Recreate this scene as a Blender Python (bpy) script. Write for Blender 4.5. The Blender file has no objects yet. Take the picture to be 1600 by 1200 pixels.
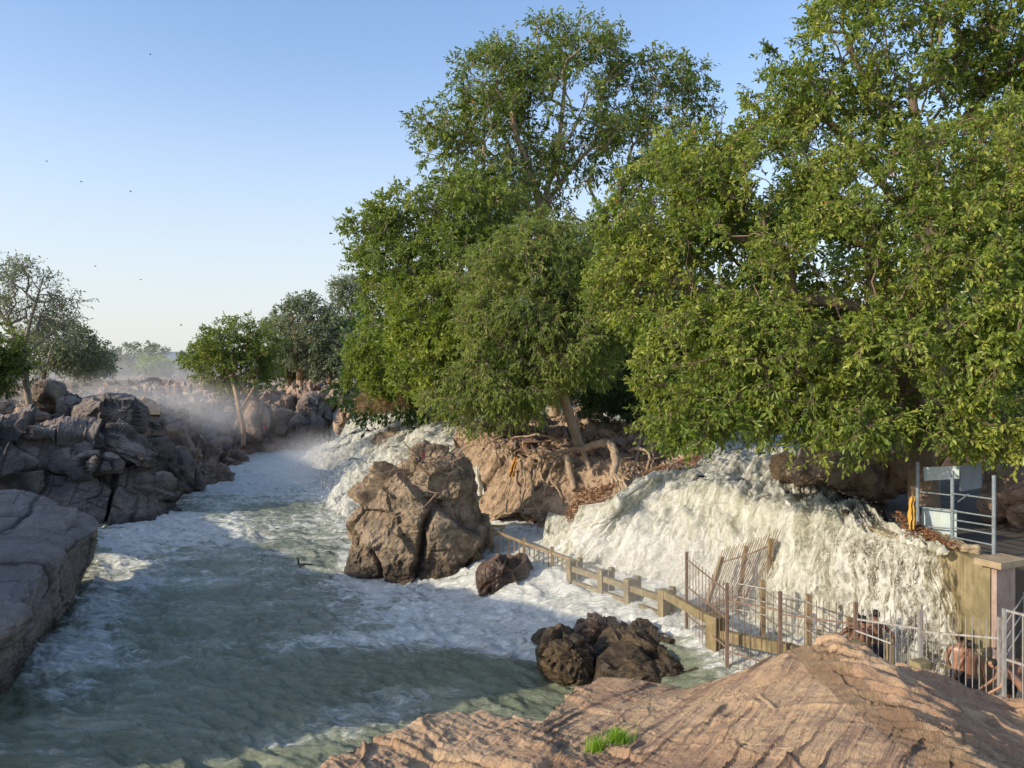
import bpy, bmesh, math, random
import numpy as np
from mathutils import Vector, Matrix

# ------------------------------------------------------------------ frame
F = 1230.0; H = 9.0; V0 = 575.0            # focal length (photo px), eye height over the river, horizon row
def P(u, v, d):
    return np.array([(u-800.0)/F*d, d, H-(v-V0)/F*d])
def PX(x, y, z):
    return 800+x/y*F, V0+(H-z)/y*F
SC = bpy.context.scene
COL = SC.collection
rng = np.random.default_rng(7)

# ------------------------------------------------------------------ noise
def _h(ix, iy, iz, seed):
    with np.errstate(over='ignore'):
        h = (ix.astype(np.int64)*374761393 + iy.astype(np.int64)*668265263 + iz.astype(np.int64)*2147483647 + seed*974634773) & 0xFFFFFFFF
        h = h.astype(np.uint64)
        h = ((h ^ (h >> np.uint64(13)))*np.uint64(1274126177)) & np.uint64(0xFFFFFFFF)
        h = ((h ^ (h >> np.uint64(16)))*np.uint64(2246822519)) & np.uint64(0xFFFFFFFF)
        h = ((h ^ (h >> np.uint64(13)))*np.uint64(3266489917)) & np.uint64(0xFFFFFFFF)
        h = h ^ (h >> np.uint64(16))
    return h
def hf(h, k):                                # floats from a hash
    with np.errstate(over='ignore'):
        g = ((h + np.uint64(k*7919+1))*np.uint64(2654435761)) & np.uint64(0xFFFFFFFF)
        g = ((g ^ (g >> np.uint64(15)))*np.uint64(2246822519)) & np.uint64(0xFFFFFFFF)
        g = g ^ (g >> np.uint64(13))
    return g.astype(np.float64)/4294967296.0
_G = np.array([[1,1,0],[-1,1,0],[1,-1,0],[-1,-1,0],[1,0,1],[-1,0,1],[1,0,-1],[-1,0,-1],[0,1,1],[0,-1,1],[0,1,-1],[0,-1,-1],[1,1,0],[-1,1,0],[0,-1,1],[0,-1,-1]], float)
def noise(p, seed=0):
    i = np.floor(p).astype(np.int64); f = p-i
    w = f*f*f*(f*(f*6-15)+10)
    out = np.zeros(len(p))
    for dx in (0, 1):
        for dy in (0, 1):
            for dz in (0, 1):
                h = _h(i[:,0]+dx, i[:,1]+dy, i[:,2]+dz, seed)
                g = _G[(h & np.uint64(15)).astype(np.int64)]
                n = g[:,0]*(f[:,0]-dx)+g[:,1]*(f[:,1]-dy)+g[:,2]*(f[:,2]-dz)
                out += n*(w[:,0] if dx else 1-w[:,0])*(w[:,1] if dy else 1-w[:,1])*(w[:,2] if dz else 1-w[:,2])
    return out
def fbm(p, octv=4, seed=0, gain=.5, lac=2.03):
    a = 1.0; s = 0; q = np.array(p, float)
    for k in range(octv):
        s = s+a*noise(q, seed+k*17); q = q*lac+3.7; a *= gain
    return s
def ridged(p, octv=4, seed=0, gain=.5, lac=2.03):
    a = 1.0; s = 0; q = np.array(p, float)
    for k in range(octv):
        s = s+a*(1-2*np.abs(noise(q, seed+k*17))); q = q*lac+3.7; a *= gain
    return s
def worley(p, seed=0):
    i = np.floor(p).astype(np.int64); n = len(p)
    F1 = np.full(n, 9.0); F2 = np.full(n, 9.0); H1 = np.zeros(n, np.uint64); O = np.zeros((n, 3))
    for dx in (-1, 0, 1):
        for dy in (-1, 0, 1):
            for dz in (-1, 0, 1):
                h = _h(i[:,0]+dx, i[:,1]+dy, i[:,2]+dz, seed)
                s = np.stack([i[:,0]+dx+hf(h,1), i[:,1]+dy+hf(h,2), i[:,2]+dz+hf(h,3)], 1)
                o = p-s; d = np.sqrt((o*o).sum(1))
                m = d < F1
                F2 = np.where(m, F1, np.minimum(F2, d))
                F1 = np.where(m, d, F1); H1 = np.where(m, h, H1); O[m] = o[m]
    return F1, F2, H1, O
def sstep(a, b, x):
    t = np.clip((x-a)/(b-a), 0, 1); return t*t*(3-2*t)
def rot(ax, ay, az):
    return np.array((Matrix.Rotation(az,3,'Z') @ Matrix.Rotation(ay,3,'Y') @ Matrix.Rotation(ax,3,'X')))

# ------------------------------------------------------------------ mesh helpers
def mk(name, V, Fc, mat, parent=None, smooth=True, attrs=None, loc=None):
    V = np.asarray(V, np.float64)
    if loc is not None: V = V-np.asarray(loc, float)
    me = bpy.data.meshes.new(name)
    Fs = Fc if isinstance(Fc, list) else [Fc]
    Fs = [np.asarray(f, np.int32) for f in Fs if len(f)]
    nl = sum(f.size for f in Fs); npoly = sum(len(f) for f in Fs)
    me.vertices.add(len(V)); me.vertices.foreach_set('co', V.astype(np.float32).ravel())
    me.loops.add(nl); me.polygons.add(npoly)
    me.loops.foreach_set('vertex_index', np.concatenate([f.ravel() for f in Fs]))
    tot = np.concatenate([np.full(len(f), f.shape[1], np.int32) for f in Fs])
    st = np.concatenate([[0], np.cumsum(tot)[:-1]]).astype(np.int32)
    me.polygons.foreach_set('loop_start', st)
    try: me.polygons.foreach_set('loop_total', tot)
    except Exception: pass
    me.polygons.foreach_set('use_smooth', np.full(npoly, bool(smooth)))
    me.update(calc_edges=True); me.validate()
    for k, a in (attrs or {}).items():
        a = np.asarray(a, np.float32)
        dom = 'POINT' if len(a) == len(V) else 'FACE'
        at = me.attributes.new(k, 'FLOAT', dom); at.data.foreach_set('value', a)
    if mat: me.materials.append(mat)
    o = bpy.data.objects.new(name, me); COL.objects.link(o)
    if parent is not None: o.parent = parent
    if loc is not None: o.location = [float(c) for c in loc]
    return o
def tag(o, label=None, cat=None, group=None, kind=None):
    if label: o['label'] = label
    if cat: o['category'] = cat
    if group: o['group'] = group
    if kind: o['kind'] = kind
    return o
def thing(name, label, cat, loc=(0,0,0), group=None):
    o = bpy.data.objects.new(name, None); COL.objects.link(o); o.location = [float(c) for c in loc]
    o.empty_display_size = .3
    return tag(o, label, cat, group)
def part(name, V, Fc, mat, root, **k):        # V in world space, root = thing at its location
    L = np.array(root.location); p = root.parent
    while p is not None: L = L+np.array(p.location); p = p.parent
    return mk(name, np.asarray(V, float)-L, Fc, mat, parent=root, **k)
def gridfaces(nr, nc, wrap=False):
    i, j = np.meshgrid(np.arange(nr-1), np.arange(nc if wrap else nc-1), indexing='ij')
    i = i.ravel(); j = j.ravel(); k = (j+1) % nc
    return np.stack([i*nc+j, i*nc+k, (i+1)*nc+k, (i+1)*nc+j], 1)
def vnormals(V, Fc):
    N = np.zeros_like(V)
    a = V[Fc[:,0]]; b = V[Fc[:,1]]; c = V[Fc[:,2]]
    n = np.cross(b-a, c-a)
    if Fc.shape[1] == 4:
        d = V[Fc[:,3]]; n = np.cross(c-a, d-b)
    for k in range(Fc.shape[1]): np.add.at(N, Fc[:,k], n)
    return N/(np.linalg.norm(N, axis=1)[:,None]+1e-12)
def cat_interp(C, n):                          # Catmull-Rom along axis 0
    C = np.asarray(C, float); m = len(C)
    Cp = np.concatenate([[2*C[0]-C[1]], C, [2*C[-1]-C[-2]]])
    t = np.linspace(0, m-1, n); i = np.minimum(t.astype(int), m-2); f = (t-i).reshape(-1, *([1]*(C.ndim-1)))
    p0, p1, p2, p3 = Cp[i], Cp[i+1], Cp[i+2], Cp[i+3]
    return .5*(2*p1+(p2-p0)*f+(2*p0-5*p1+4*p2-p3)*f*f+(3*p1-p0-3*p2+p3)*f**3)
def net(rows, nr, nc, world=False):
    A = np.array([[P(*q) if not world else q for q in r] for r in rows], float)
    B = cat_interp(A, nr)
    C = cat_interp(np.swapaxes(B, 0, 1), nc)
    return np.swapaxes(C, 0, 1).reshape(-1, 3)
class MB:
    def __init__(s): s.V = []; s.F3 = []; s.F4 = []; s.n = 0
    def add(s, V, Fc):
        V = np.asarray(V, float); Fc = np.asarray(Fc, int)
        s.V.append(V); (s.F4 if Fc.shape[1] == 4 else s.F3).append(Fc+s.n); s.n += len(V)
    def box(s, c, size, R=None, taper=1.0, bev=0.0):
        hx, hy, hz = [q/2 for q in size]
        v = np.array([[x*hx*(taper if z > 0 else 1), y*hy*(taper if z > 0 else 1), z*hz] for z in (-1,1) for y in (-1,1) for x in (-1,1)])
        if R is not None: v = v @ np.asarray(R).T
        s.add(v+np.asarray(c), [[0,2,3,1],[4,5,7,6],[0,1,5,4],[2,6,7,3],[0,4,6,2],[1,3,7,5]])
    def bar(s, a, b, w, h=None, up=(0,0,1)):   # square bar from a to b
        a = np.asarray(a, float); b = np.asarray(b, float); h = h or w
        d = b-a; L = np.linalg.norm(d); d /= L
        upv = np.asarray(up, float)
        if abs(d @ upv) > .95: upv = np.array([0,1.,0])
        x = np.cross(d, upv); x /= np.linalg.norm(x); z = np.cross(x, d)
        R = np.stack([x, d, z], 1)
        s.box((a+b)/2, (w, L, h), R)
    def tube(s, pts, rad, n=6, cap=True):
        pts = np.asarray(pts, float); m = len(pts); rad = np.broadcast_to(rad, (m,))
        t = np.gradient(pts, axis=0); t /= np.linalg.norm(t, axis=1)[:,None]+1e-12
        ref = np.array([.31,.2,.93]) if abs(t[0,2]) < .9 else np.array([.9,.3,.1])
        x = np.cross(t, ref); x /= np.linalg.norm(x, axis=1)[:,None]+1e-12
        y = np.cross(t, x)
        a = np.arange(n)*2*np.pi/n
        V = pts[:,None,:]+rad[:,None,None]*(np.cos(a)[None,:,None]*x[:,None,:]+np.sin(a)[None,:,None]*y[:,None,:])
        s.add(V.reshape(-1,3), gridfaces(m, n, True))
        if cap:
            s.add(np.concatenate([V[-1], [pts[-1]+t[-1]*rad[-1]*.4]]), [[k, (k+1) % n, n] for k in range(n)])
            s.add(np.concatenate([V[0], [pts[0]-t[0]*rad[0]*.4]]), [[(k+1) % n, k, n] for k in range(n)])
    def get(s):
        return np.concatenate(s.V), [np.concatenate(f) for f in (s.F3, s.F4) if f]
    def build(s, name, mat, root=None, smooth=False, **k):
        V, Fc = s.get()
        if root is None: return mk(name, V, Fc, mat, smooth=smooth, **k)
        return part(name, V, Fc, mat, root, smooth=smooth, **k)
_ICO = {}
def ico(n):
    if n not in _ICO:
        bm = bmesh.new(); bmesh.ops.create_icosphere(bm, subdivisions=n, radius=1)
        _ICO[n] = (np.array([v.co[:] for v in bm.verts]), np.array([[v.index for v in f.verts] for f in bm.faces])); bm.free()
    return _ICO[n][0].copy(), _ICO[n][1].copy()

# ------------------------------------------------------------------ rock
def cells(q, seed, block):
    """nearest-cell lookup: rounded Voronoi cells or brick-like joint blocks -> edge distance, hash, offset"""
    if not block:
        F1, F2, h, o = worley(q, seed); return F2-F1, h, o
    k = np.floor(q[:,2]).astype(np.int64); hk = _h(k, k*0+3, k*0+1, seed)
    q = q.copy(); q[:,0] += hf(hk,1)*5; q[:,1] += hf(hk,2)*5
    i = np.floor(q[:,0]).astype(np.int64); hi = _h(i, k, i*0+7, seed+2); q[:,1] += hf(hi,3)*3
    j = np.floor(q[:,1]).astype(np.int64)
    h = _h(i, j, k, seed+5); o = q-np.floor(q)-.5
    return 2*(.5-np.abs(o).max(1)), h, o
def rockdisp(V, N, f=.5, amp=.4, R=None, sv=(1,1,1), seed=0, crack=.08, cw=.06, fine=.05, ff=2.5, sub=.4, block=False, wp=None, es=None):
    """planar blocks parted by joints, three scales, plus fine noise; returns V, cavity"""
    R = np.eye(3) if R is None else R
    q = (V @ R)*np.asarray(sv)
    wa, wb = wp if wp else ((.16, .05) if block else (.55, .16))
    w = np.stack([noise(q*f*.6+9.1, seed+5), noise(q*f*.6+4.3, seed+6), noise(q*f*.6+1.7, seed+8)], 1)
    w2 = np.stack([noise(q*f*2.6+2.1, seed+15), noise(q*f*2.6+5.3, seed+16), noise(q*f*2.6+8.7, seed+18)], 1)
    def layer(fr, sd, ka, kb, kh):
        e, h, o = cells(q*f*fr+w*wa*fr+w2*wb*fr, sd, block)
        g = np.stack([hf(h,4)-.5, hf(h,5)-.5, hf(h,6)-.5], 1)
        return ((hf(h,7)-.5)*kh+(o*g).sum(1)*1.6)*sstep(0, es or (.08 if block else .16), e), e, h
    d1, e1, h1 = layer(1.0, seed, 1, 1, 1.0)
    d2, e2, h2 = layer(2.7, seed+31, 1, 1, .8)
    d3, e3, h3 = layer(7.3, seed+33, 1, 1, .5)
    m1 = sstep(-.05, .2, noise(q*f*.7+3.3, seed+41)) if not block else 1.0
    c1 = np.exp(-(e1/cw)**2)*m1
    c2 = np.exp(-(e2/(cw*1.3))**2)*(hf(h2,8) > .4)*sstep(-.1, .2, noise(q*f*1.3+6, seed+43))
    fn_ = fbm(q*ff+w, 5, seed+3)
    d = amp*(d1+sub*d2*sstep(-.4,.2,noise(q*f*.9+8, seed+42))+sub*(.12 if block else .3)*d3)-.26*amp+amp*(.2 if block else .6)*fbm(q*f*.5+5, 3, seed+50)
    d += fine*fn_+fine*.5*(ridged(q*ff*1.7, 4, seed+4)-.8)
    d -= crack*c1+crack*.4*c2
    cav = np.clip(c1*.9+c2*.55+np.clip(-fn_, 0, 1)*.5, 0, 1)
    return V+N*d[:,None], cav
def rock_net(rows, nr, nc, mat, name, label, cat, flip=False, smooth=False, post=None, **k):
    V = net(rows, nr, nc); Fc = gridfaces(nr, nc)
    if flip: Fc = Fc[:, ::-1]
    N = vnormals(V, Fc)
    V, cav = rockdisp(V, N, **k)
    if post: V = post(V)
    o = mk(name, V, Fc, mat, smooth=smooth, attrs={'cav': cav}, loc=V[len(V)//2])
    return tag(o, label, cat)
def outline_rock(pts, d, T, lev, mat, name, label, cat, group=None, boxy=.8, grow=1.0, smooth=False, parent=None, tilt=0.0, **k):
    """a boulder whose outline in the picture plane at distance d is pts (photo px), T half depth in metres"""
    pts = np.array(pts, float); c = pts.mean(0)
    W = np.array([P(u, v, d) for u, v in pts]); cw = np.array(P(c[0], c[1], d))
    rel = W-cw; th = np.arctan2(rel[:,2], rel[:,0]); rr = np.hypot(rel[:,0], rel[:,2])
    od = np.argsort(th); th = th[od]; rr = rr[od]*grow
    S, Fc = ico(lev)
    m = np.hypot(S[:,0], S[:,2]); t = np.arctan2(S[:,2], S[:,0])
    r = np.interp(t, np.concatenate([th-2*np.pi, th, th+2*np.pi]), np.tile(rr, 3))
    m2 = m**.75; dy = np.sign(S[:,1])*np.abs(S[:,1])**boxy
    V = np.stack([np.cos(t)*r*m2, T*dy+tilt*np.sin(t)*r*m2, np.sin(t)*r*m2], 1)+cw
    N = vnormals(V, Fc)
    V, cav = rockdisp(V, N, **k)
    loc = [cw[0], cw[1], V[:,2].min()]
    o = mk(name, V, Fc, mat, smooth=smooth, attrs={'cav': cav}, loc=loc)
    return tag(o, label, cat, group)

# ------------------------------------------------------------------ materials
class NT:
    def __init__(s, name):
        s.m = bpy.data.materials.new(name); s.m.use_nodes = True; s.t = s.m.node_tree; s.t.nodes.clear()
        s.out = s.n('ShaderNodeOutputMaterial')
    def n(s, typ, **k):
        nd = s.t.nodes.new(typ)
        for a, v in k.items(): setattr(nd, a, v)
        return nd
    def l(s, a, b): s.t.links.new(a, b); return b
    def val(s, sock, v):
        if hasattr(v, 'is_output') or hasattr(v, 'links'): s.l(v, sock)
        else: sock.default_value = v
    def math(s, op, a, b=0.0, clamp=False):
        nd = s.n('ShaderNodeMath', operation=op, use_clamp=clamp); s.val(nd.inputs[0], a); s.val(nd.inputs[1], b); return nd.outputs[0]
    def mix(s, f, a, b, typ='MIX'):
        nd = s.n('ShaderNodeMix', data_type='RGBA', blend_type=typ); s.val(nd.inputs[0], f)
        for sock, v in ((nd.inputs[6], a), (nd.inputs[7], b)):
            if isinstance(v, (tuple, list)): v = (*v[:3], 1)
            s.val(sock, v)
        return nd.outputs[2]
    def pos(s): return s.n('ShaderNodeNewGeometry').outputs['Position']
    def mapping(s, vec, rot=(0,0,0), sc=(1,1,1), loc=(0,0,0)):
        nd = s.n('ShaderNodeMapping'); s.l(vec, nd.inputs[0]); nd.inputs['Rotation'].default_value = rot; nd.inputs['Scale'].default_value = sc
        nd.inputs['Location'].default_value = loc; return nd.outputs[0]
    def noise(s, vec, scale, detail=4, rough=.55, dist=0.0):
        nd = s.n('ShaderNodeTexNoise'); s.l(vec, nd.inputs['Vector']); nd.inputs['Scale'].default_value = scale
        nd.inputs['Detail'].default_value = detail; nd.inputs['Roughness'].default_value = rough; nd.inputs['Distortion'].default_value = dist; return nd.outputs[0]
    def voro(s, vec, scale, feature='F1', out=0, rnd=1.0):
        nd = s.n('ShaderNodeTexVoronoi', feature=feature); s.l(vec, nd.inputs['Vector']); nd.inputs['Scale'].default_value = scale; nd.inputs['Randomness'].default_value = rnd; return nd.outputs[out]
    def rng(s, x, a, b, c=0.0, d=1.0, smooth=True):
        nd = s.n('ShaderNodeMapRange', interpolation_type='SMOOTHSTEP' if smooth else 'LINEAR'); s.val(nd.inputs[0], x)
        for k, v in ((1,a),(2,b),(3,c),(4,d)): s.val(nd.inputs[k], v)
        return nd.outputs[0]
    def attr(s, name): return s.n('ShaderNodeAttribute', attribute_name=name).outputs['Fac']
    def bump(s, h, strength=.5, dist=.05, normal=None):
        nd = s.n('ShaderNodeBump'); s.l(h, nd.inputs['Height']); s.val(nd.inputs['Strength'], strength); nd.inputs['Distance'].default_value = dist
        if normal is not None: s.l(normal, nd.inputs['Normal'])
        return nd.outputs[0]
    def bsdf(s, col, rough=.7, normal=None, spec=.3, metal=0.0):
        nd = s.n('ShaderNodeBsdfPrincipled')
        s.val(nd.inputs['Base Color'], (*col[:3], 1) if isinstance(col, (tuple, list)) else col)
        s.val(nd.inputs['Roughness'], rough); s.val(nd.inputs['Specular IOR Level'], spec); s.val(nd.inputs['Metallic'], metal)
        if normal is not None: s.l(normal, nd.inputs['Normal'])
        return nd
    def done(s, sh, disp=None): s.l(sh, s.out.inputs['Surface']); return s.m
def ridge_mat():
    t = NT('ridge_rock'); p = t.pos()
    cb = t.n('ShaderNodeCombineXYZ'); t.l(t.attr('sa'), cb.inputs[0]); t.l(t.attr('sb'), cb.inputs[1])
    n1 = t.noise(p, .8, 5, .6, .5); n2 = t.noise(p, 4.5, 7, .68); n3 = t.noise(p, 34, 6, .72); n4 = t.noise(p, 120, 3, .6)
    s1 = t.noise(t.mapping(cb.outputs[0], sc=(7,.55,1)), 1.0, 8, .66, .25); s2 = t.noise(t.mapping(cb.outputs[0], sc=(30,2.2,1)), 1.0, 6, .65, .3)
    col = t.mix(t.rng(n1, .40, .60), (.47,.285,.16), (.61,.415,.24)); col = t.mix(t.rng(n2, .5, .66, 0, .55), col, (.31,.195,.13)); col = t.mix(t.rng(n2, .46, .32, 0, .5), col, (.62,.46,.31))
    col = t.mix(t.math('MULTIPLY', t.rng(s1, .50, .64), t.rng(n1, .35, .6, .25, .8)), col, (.22,.14,.10)); col = t.mix(t.rng(s2, .52, .7, 0, .5), col, (.24,.16,.115)); col = t.mix(t.rng(s1, .46, .34, 0, .5), col, (.50,.36,.20))
    col = t.mix(t.rng(n3, .48, .66, 0, .5), col, (.21,.14,.10)); col = t.mix(t.rng(n4, .52, .70, 0, .4), col, (.62,.50,.38)); col = t.mix(t.rng(n4, .46, .32, 0, .45), col, (.15,.10,.08))
    col = t.mix(t.math('MULTIPLY', t.attr('cav'), .85), col, (.045,.028,.022))  # shade of grooves and cracks put into the colour
    h = t.math('ADD', t.math('ADD', t.math('MULTIPLY', s1, 1.9), t.math('MULTIPLY', s2, .9)), t.math('ADD', t.math('ADD', t.math('MULTIPLY', n3, .55), t.math('MULTIPLY', n4, .14)), t.math('MULTIPLY', n2, .45)))
    return t.done(t.bsdf(col, .8, t.bump(h, 1.0, .036), .25).outputs[0])
def rock_mat(name, a, b, dark, strata_rot=(0,0,0), strata=.35, ss=6.0, bump=.6, bd=.06, wet=0.0, wetz=None, sc=1.0, lichen=None, toptint=None):
    t = NT(name); p = t.pos()
    n1 = t.noise(p, .55*sc, 5, .6, .6); n2 = t.noise(p, 3.2*sc, 6, .65); n3 = t.noise(p, 17*sc, 6, .7)
    ms = t.mapping(p, rot=strata_rot, sc=(.35, .35, ss))
    st = t.noise(ms, 1.0*sc, 7, .62, .35)
    col = t.mix(t.rng(n1, .38, .64), a, b)
    col = t.mix(t.rng(n2, .5, .68, 0, .7), col, dark); col = t.mix(t.rng(n2, .46, .34, 0, .5), col, tuple(min(1, c*1.3) for c in b))
    col = t.mix(t.rng(st, .52, .68, 0, strata), col, dark)
    col = t.mix(t.rng(st, .46, .30, 0, strata*.6), col, tuple(min(1, c*1.35) for c in b))
    col = t.mix(t.rng(n3, .45, .7, 0, .55), col, tuple(c*.45 for c in a))
    if lichen: col = t.mix(t.rng(t.noise(p, 1.3*sc, 6, .7), .56, .66, 0, .6), col, lichen)
    if toptint:
        nz = t.n('ShaderNodeSeparateXYZ'); t.l(t.n('ShaderNodeNewGeometry').outputs['Normal'], nz.inputs[0])
        col = t.mix(t.math('MULTIPLY', t.rng(nz.outputs[2], .35, .9), .7), col, toptint)  # upward faces mixed towards a lighter tone
    col = t.mix(t.math('MULTIPLY', t.attr('cav'), .75), col, tuple(c*.28 for c in dark))  # occlusion-like crevice shade mixed into the rock colour
    rough = .82
    if wetz is not None:
        z = t.n('ShaderNodeSeparateXYZ'); t.l(p, z.inputs[0])
        w = t.rng(t.math('ADD', z.outputs[2], t.math('MULTIPLY', n2, -1.2)), wetz-.1, wetz-1.0)
        col = t.mix(t.math('MULTIPLY', w, .75), col, tuple(c*.25 for c in dark)); rough = t.rng(w, 0, 1, .82, .28)
    elif wet: rough = t.rng(n1, .35, .65, .3, .75)
    hgt = t.math('ADD', t.math('ADD', t.math('MULTIPLY', n2, .8), t.math('MULTIPLY', n3, .32)), t.math('MULTIPLY', st, 1.1*strata*2))
    return t.done(t.bsdf(col, rough, t.bump(hgt, bump, bd), .25).outputs[0])
def leaf_mat(name, a, b, c, trans=.35, rough=.42, dry=(.35,.12,.03)):
    t = NT(name); ti = t.attr('tint')
    col = t.mix(t.rng(ti, 0, .5), a, b); col = t.mix(t.rng(ti, .5, .95), col, c)
    col = t.mix(t.rng(ti, .985, .99), col, dry)
    bs = t.bsdf(col, rough, None, .38)
    tr = t.n('ShaderNodeBsdfTranslucent'); t.l(t.mix(1.0, col, (1.25,1.3,.55), 'MULTIPLY'), tr.inputs[0])
    mx = t.n('ShaderNodeMixShader'); mx.inputs[0].default_value = trans; t.l(bs.outputs[0], mx.inputs[1]); t.l(tr.outputs[0], mx.inputs[2])
    return t.done(mx.outputs[0])
def bark_mat(name, a, b, dark):
    t = NT(name); p = t.pos()
    m = t.mapping(p, sc=(5, 5, 1.2)); n = t.noise(m, 1.6, 7, .65, .8); n1 = t.noise(p, 1.1, 4)
    col = t.mix(t.rng(n1, .4, .62), a, b); col = t.mix(t.rng(n, .5, .7, 0, .7), col, dark)
    return t.done(t.bsdf(col, .85, t.bump(n, .7, .04), .2).outputs[0])
def plain(name, a, b, sc=6, rough=.6, bump=.25, bd=.01, metal=0.0, spec=.3, streak=None, streakcol=(.1,.07,.04)):
    t = NT(name); p = t.pos(); n = t.noise(p, sc, 6, .65); n2 = t.noise(p, sc*6, 5, .6)
    col = t.mix(t.rng(n, .36, .66), a, b); col = t.mix(t.rng(n2, .55, .75, 0, .35), col, tuple(c*.45 for c in a))
    if streak:
        s = t.noise(t.mapping(p, sc=(3,3,.25)), streak, 6, .65, .4); col = t.mix(t.rng(s, .5, .68, 0, .8), col, streakcol)
    return t.done(t.bsdf(col, rough, t.bump(t.math('ADD', n, n2), bump, bd), spec, metal).outputs[0])
# ------------------------------------------------------------------ rock materials
BED = (.28, -.5, .2)
M_ridge = ridge_mat(); M_pink = rock_mat('pink_rock', (.37,.245,.17), (.46,.335,.235), (.15,.085,.065), strata=.3, ss=3)
M_tan = rock_mat('tan_rock', (.33,.235,.155), (.42,.31,.205), (.13,.085,.06), strata_rot=(.2,.9,.3), strata=.35, ss=3.5, bump=.8, bd=.08, sc=.7)
M_boulder = rock_mat('boulder_rock', (.25,.185,.12), (.37,.285,.195), (.075,.055,.04), strata_rot=(.4,.6,.2), strata=.55, ss=3.0, bump=1.0, bd=.12, sc=.9, wetz=1.0)
M_cliff = rock_mat('cliff_rock', (.125,.12,.118), (.20,.165,.14), (.055,.053,.055), strata_rot=(.05,.1,0), strata=.3, ss=2.6, bump=.9, bd=.10, sc=.5, wetz=.5, toptint=(.30,.24,.19))
M_slab = rock_mat('slab_rock', (.17,.15,.135), (.25,.21,.18), (.06,.055,.05), strata_rot=(.2,.15,.6), strata=.5, ss=4.5, bump=.8, bd=.06, sc=.8, wetz=.6, toptint=(.235,.20,.175))
M_far = rock_mat('far_rock', (.30,.205,.15), (.40,.29,.21), (.12,.085,.07), strata=.3, ss=2.0, bump=.8, bd=.15, sc=.35)
M_fard = rock_mat('far_dark_rock', (.15,.125,.11), (.30,.22,.16), (.07,.06,.055), strata=.3, ss=2.0, bump=.8, bd=.15, sc=.35)
M_wet = rock_mat('wet_rock', (.05,.036,.022), (.11,.075,.04), (.018,.014,.011), strata=.35, ss=3, bump=1.0, bd=.06, sc=1.4, wet=1)
M_brown = rock_mat('brown_rock', (.20,.125,.085), (.27,.175,.12), (.07,.045,.035), strata=.2, ss=3, bump=.8, bd=.05, sc=1.2, wetz=1.5)
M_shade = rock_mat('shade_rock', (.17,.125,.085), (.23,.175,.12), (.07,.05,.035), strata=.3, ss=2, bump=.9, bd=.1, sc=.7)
def ground_mat(name, a, b, c, sc=.2):
    t = NT(name); p = t.pos(); n = t.noise(p, sc, 6, .6); n2 = t.noise(p, sc*9, 6, .7)
    col = t.mix(t.rng(n, .4, .62), a, b); col = t.mix(t.rng(n2, .45, .65, 0, .6), col, c)
    return t.done(t.bsdf(col, .9, t.bump(n2, .8, .2), .15).outputs[0])
M_ground = ground_mat('ground_soil', (.16,.12,.08), (.26,.19,.13), (.10,.10,.05))
M_bank = ground_mat('bank_soil', (.10,.065,.04), (.17,.11,.07), (.05,.035,.025), .5)

# ------------------------------------------------------------------ water materials
def water_mat():
    t = NT('river_water'); p = t.pos(); fo = t.attr('foam')
    m = t.mapping(p, rot=(0,0,.45), sc=(.50,1.4,1))
    w = t.n('ShaderNodeVectorMath', operation='ADD'); nz = t.n('ShaderNodeTexNoise'); t.l(m, nz.inputs[0]); nz.inputs['Scale'].default_value = .55; nz.inputs['Detail'].default_value = 3
    sc = t.n('ShaderNodeVectorMath', operation='SCALE'); t.l(nz.outputs['Color'], sc.inputs[0]); sc.inputs['Scale'].default_value = 1.7
    t.l(m, w.inputs[0]); t.l(sc.outputs[0], w.inputs[1]); q = w.outputs[0]
    big = t.noise(q, .5, 6, .62, .3); med = t.noise(q, 1.7, 7, .66, .6); fil = t.math('ABSOLUTE', t.math('SUBTRACT', t.noise(q, 1.15, 5, .6, .4), .5))
    fil2 = t.math('ABSOLUTE', t.math('SUBTRACT', t.noise(q, 3.1, 5, .65, .3), .5))
    web = t.math('SUBTRACT', .62, t.math('ADD', t.math('MULTIPLY', fil, 1.7), t.math('MULTIPLY', fil2, 1.1)))
    pat = t.math('ADD', t.math('ADD', t.math('MULTIPLY', big, .26), t.math('MULTIPLY', med, .28)), t.math('MULTIPLY', web, .52))
    thr = t.math('SUBTRACT', .705, t.math('MULTIPLY', fo, .42))
    lo = t.math('SUBTRACT', thr, .03); hi = t.math('ADD', thr, .075)
    ff = t.n('ShaderNodeMapRange', interpolation_type='SMOOTHSTEP'); t.l(pat, ff.inputs[0]); t.l(lo, ff.inputs[1]); t.l(hi, ff.inputs[2]); f = ff.outputs[0]
    fs = t.math('MULTIPLY', f, t.rng(t.noise(q, 6, 7, .75), .36, .60, .38, 1.0))
    milk = t.math('MULTIPLY', t.rng(t.math('ADD', fo, t.math('ADD', t.math('MULTIPLY', t.math('SUBTRACT', big, .5), 1.3), t.math('MULTIPLY', t.math('SUBTRACT', med, .5), .9))), .12, .90), .85)
    base = t.mix(milk, (.165,.185,.115), (.52,.545,.43))
    col = t.mix(fs, base, (.84,.84,.79))
    rough = t.rng(fs, 0, .7, .20, .75)
    h1 = t.noise(t.mapping(p, rot=(0,0,.45), sc=(.8,1.6,1)), 2.6, 9, .70, .9)
    hh = t.math('ADD', t.math('MULTIPLY', h1, .9), t.math('MULTIPLY', fs, .35))
    return t.done(t.bsdf(col, rough, t.bump(hh, .9, .16), .5).outputs[0])
M_water = water_mat()
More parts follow.
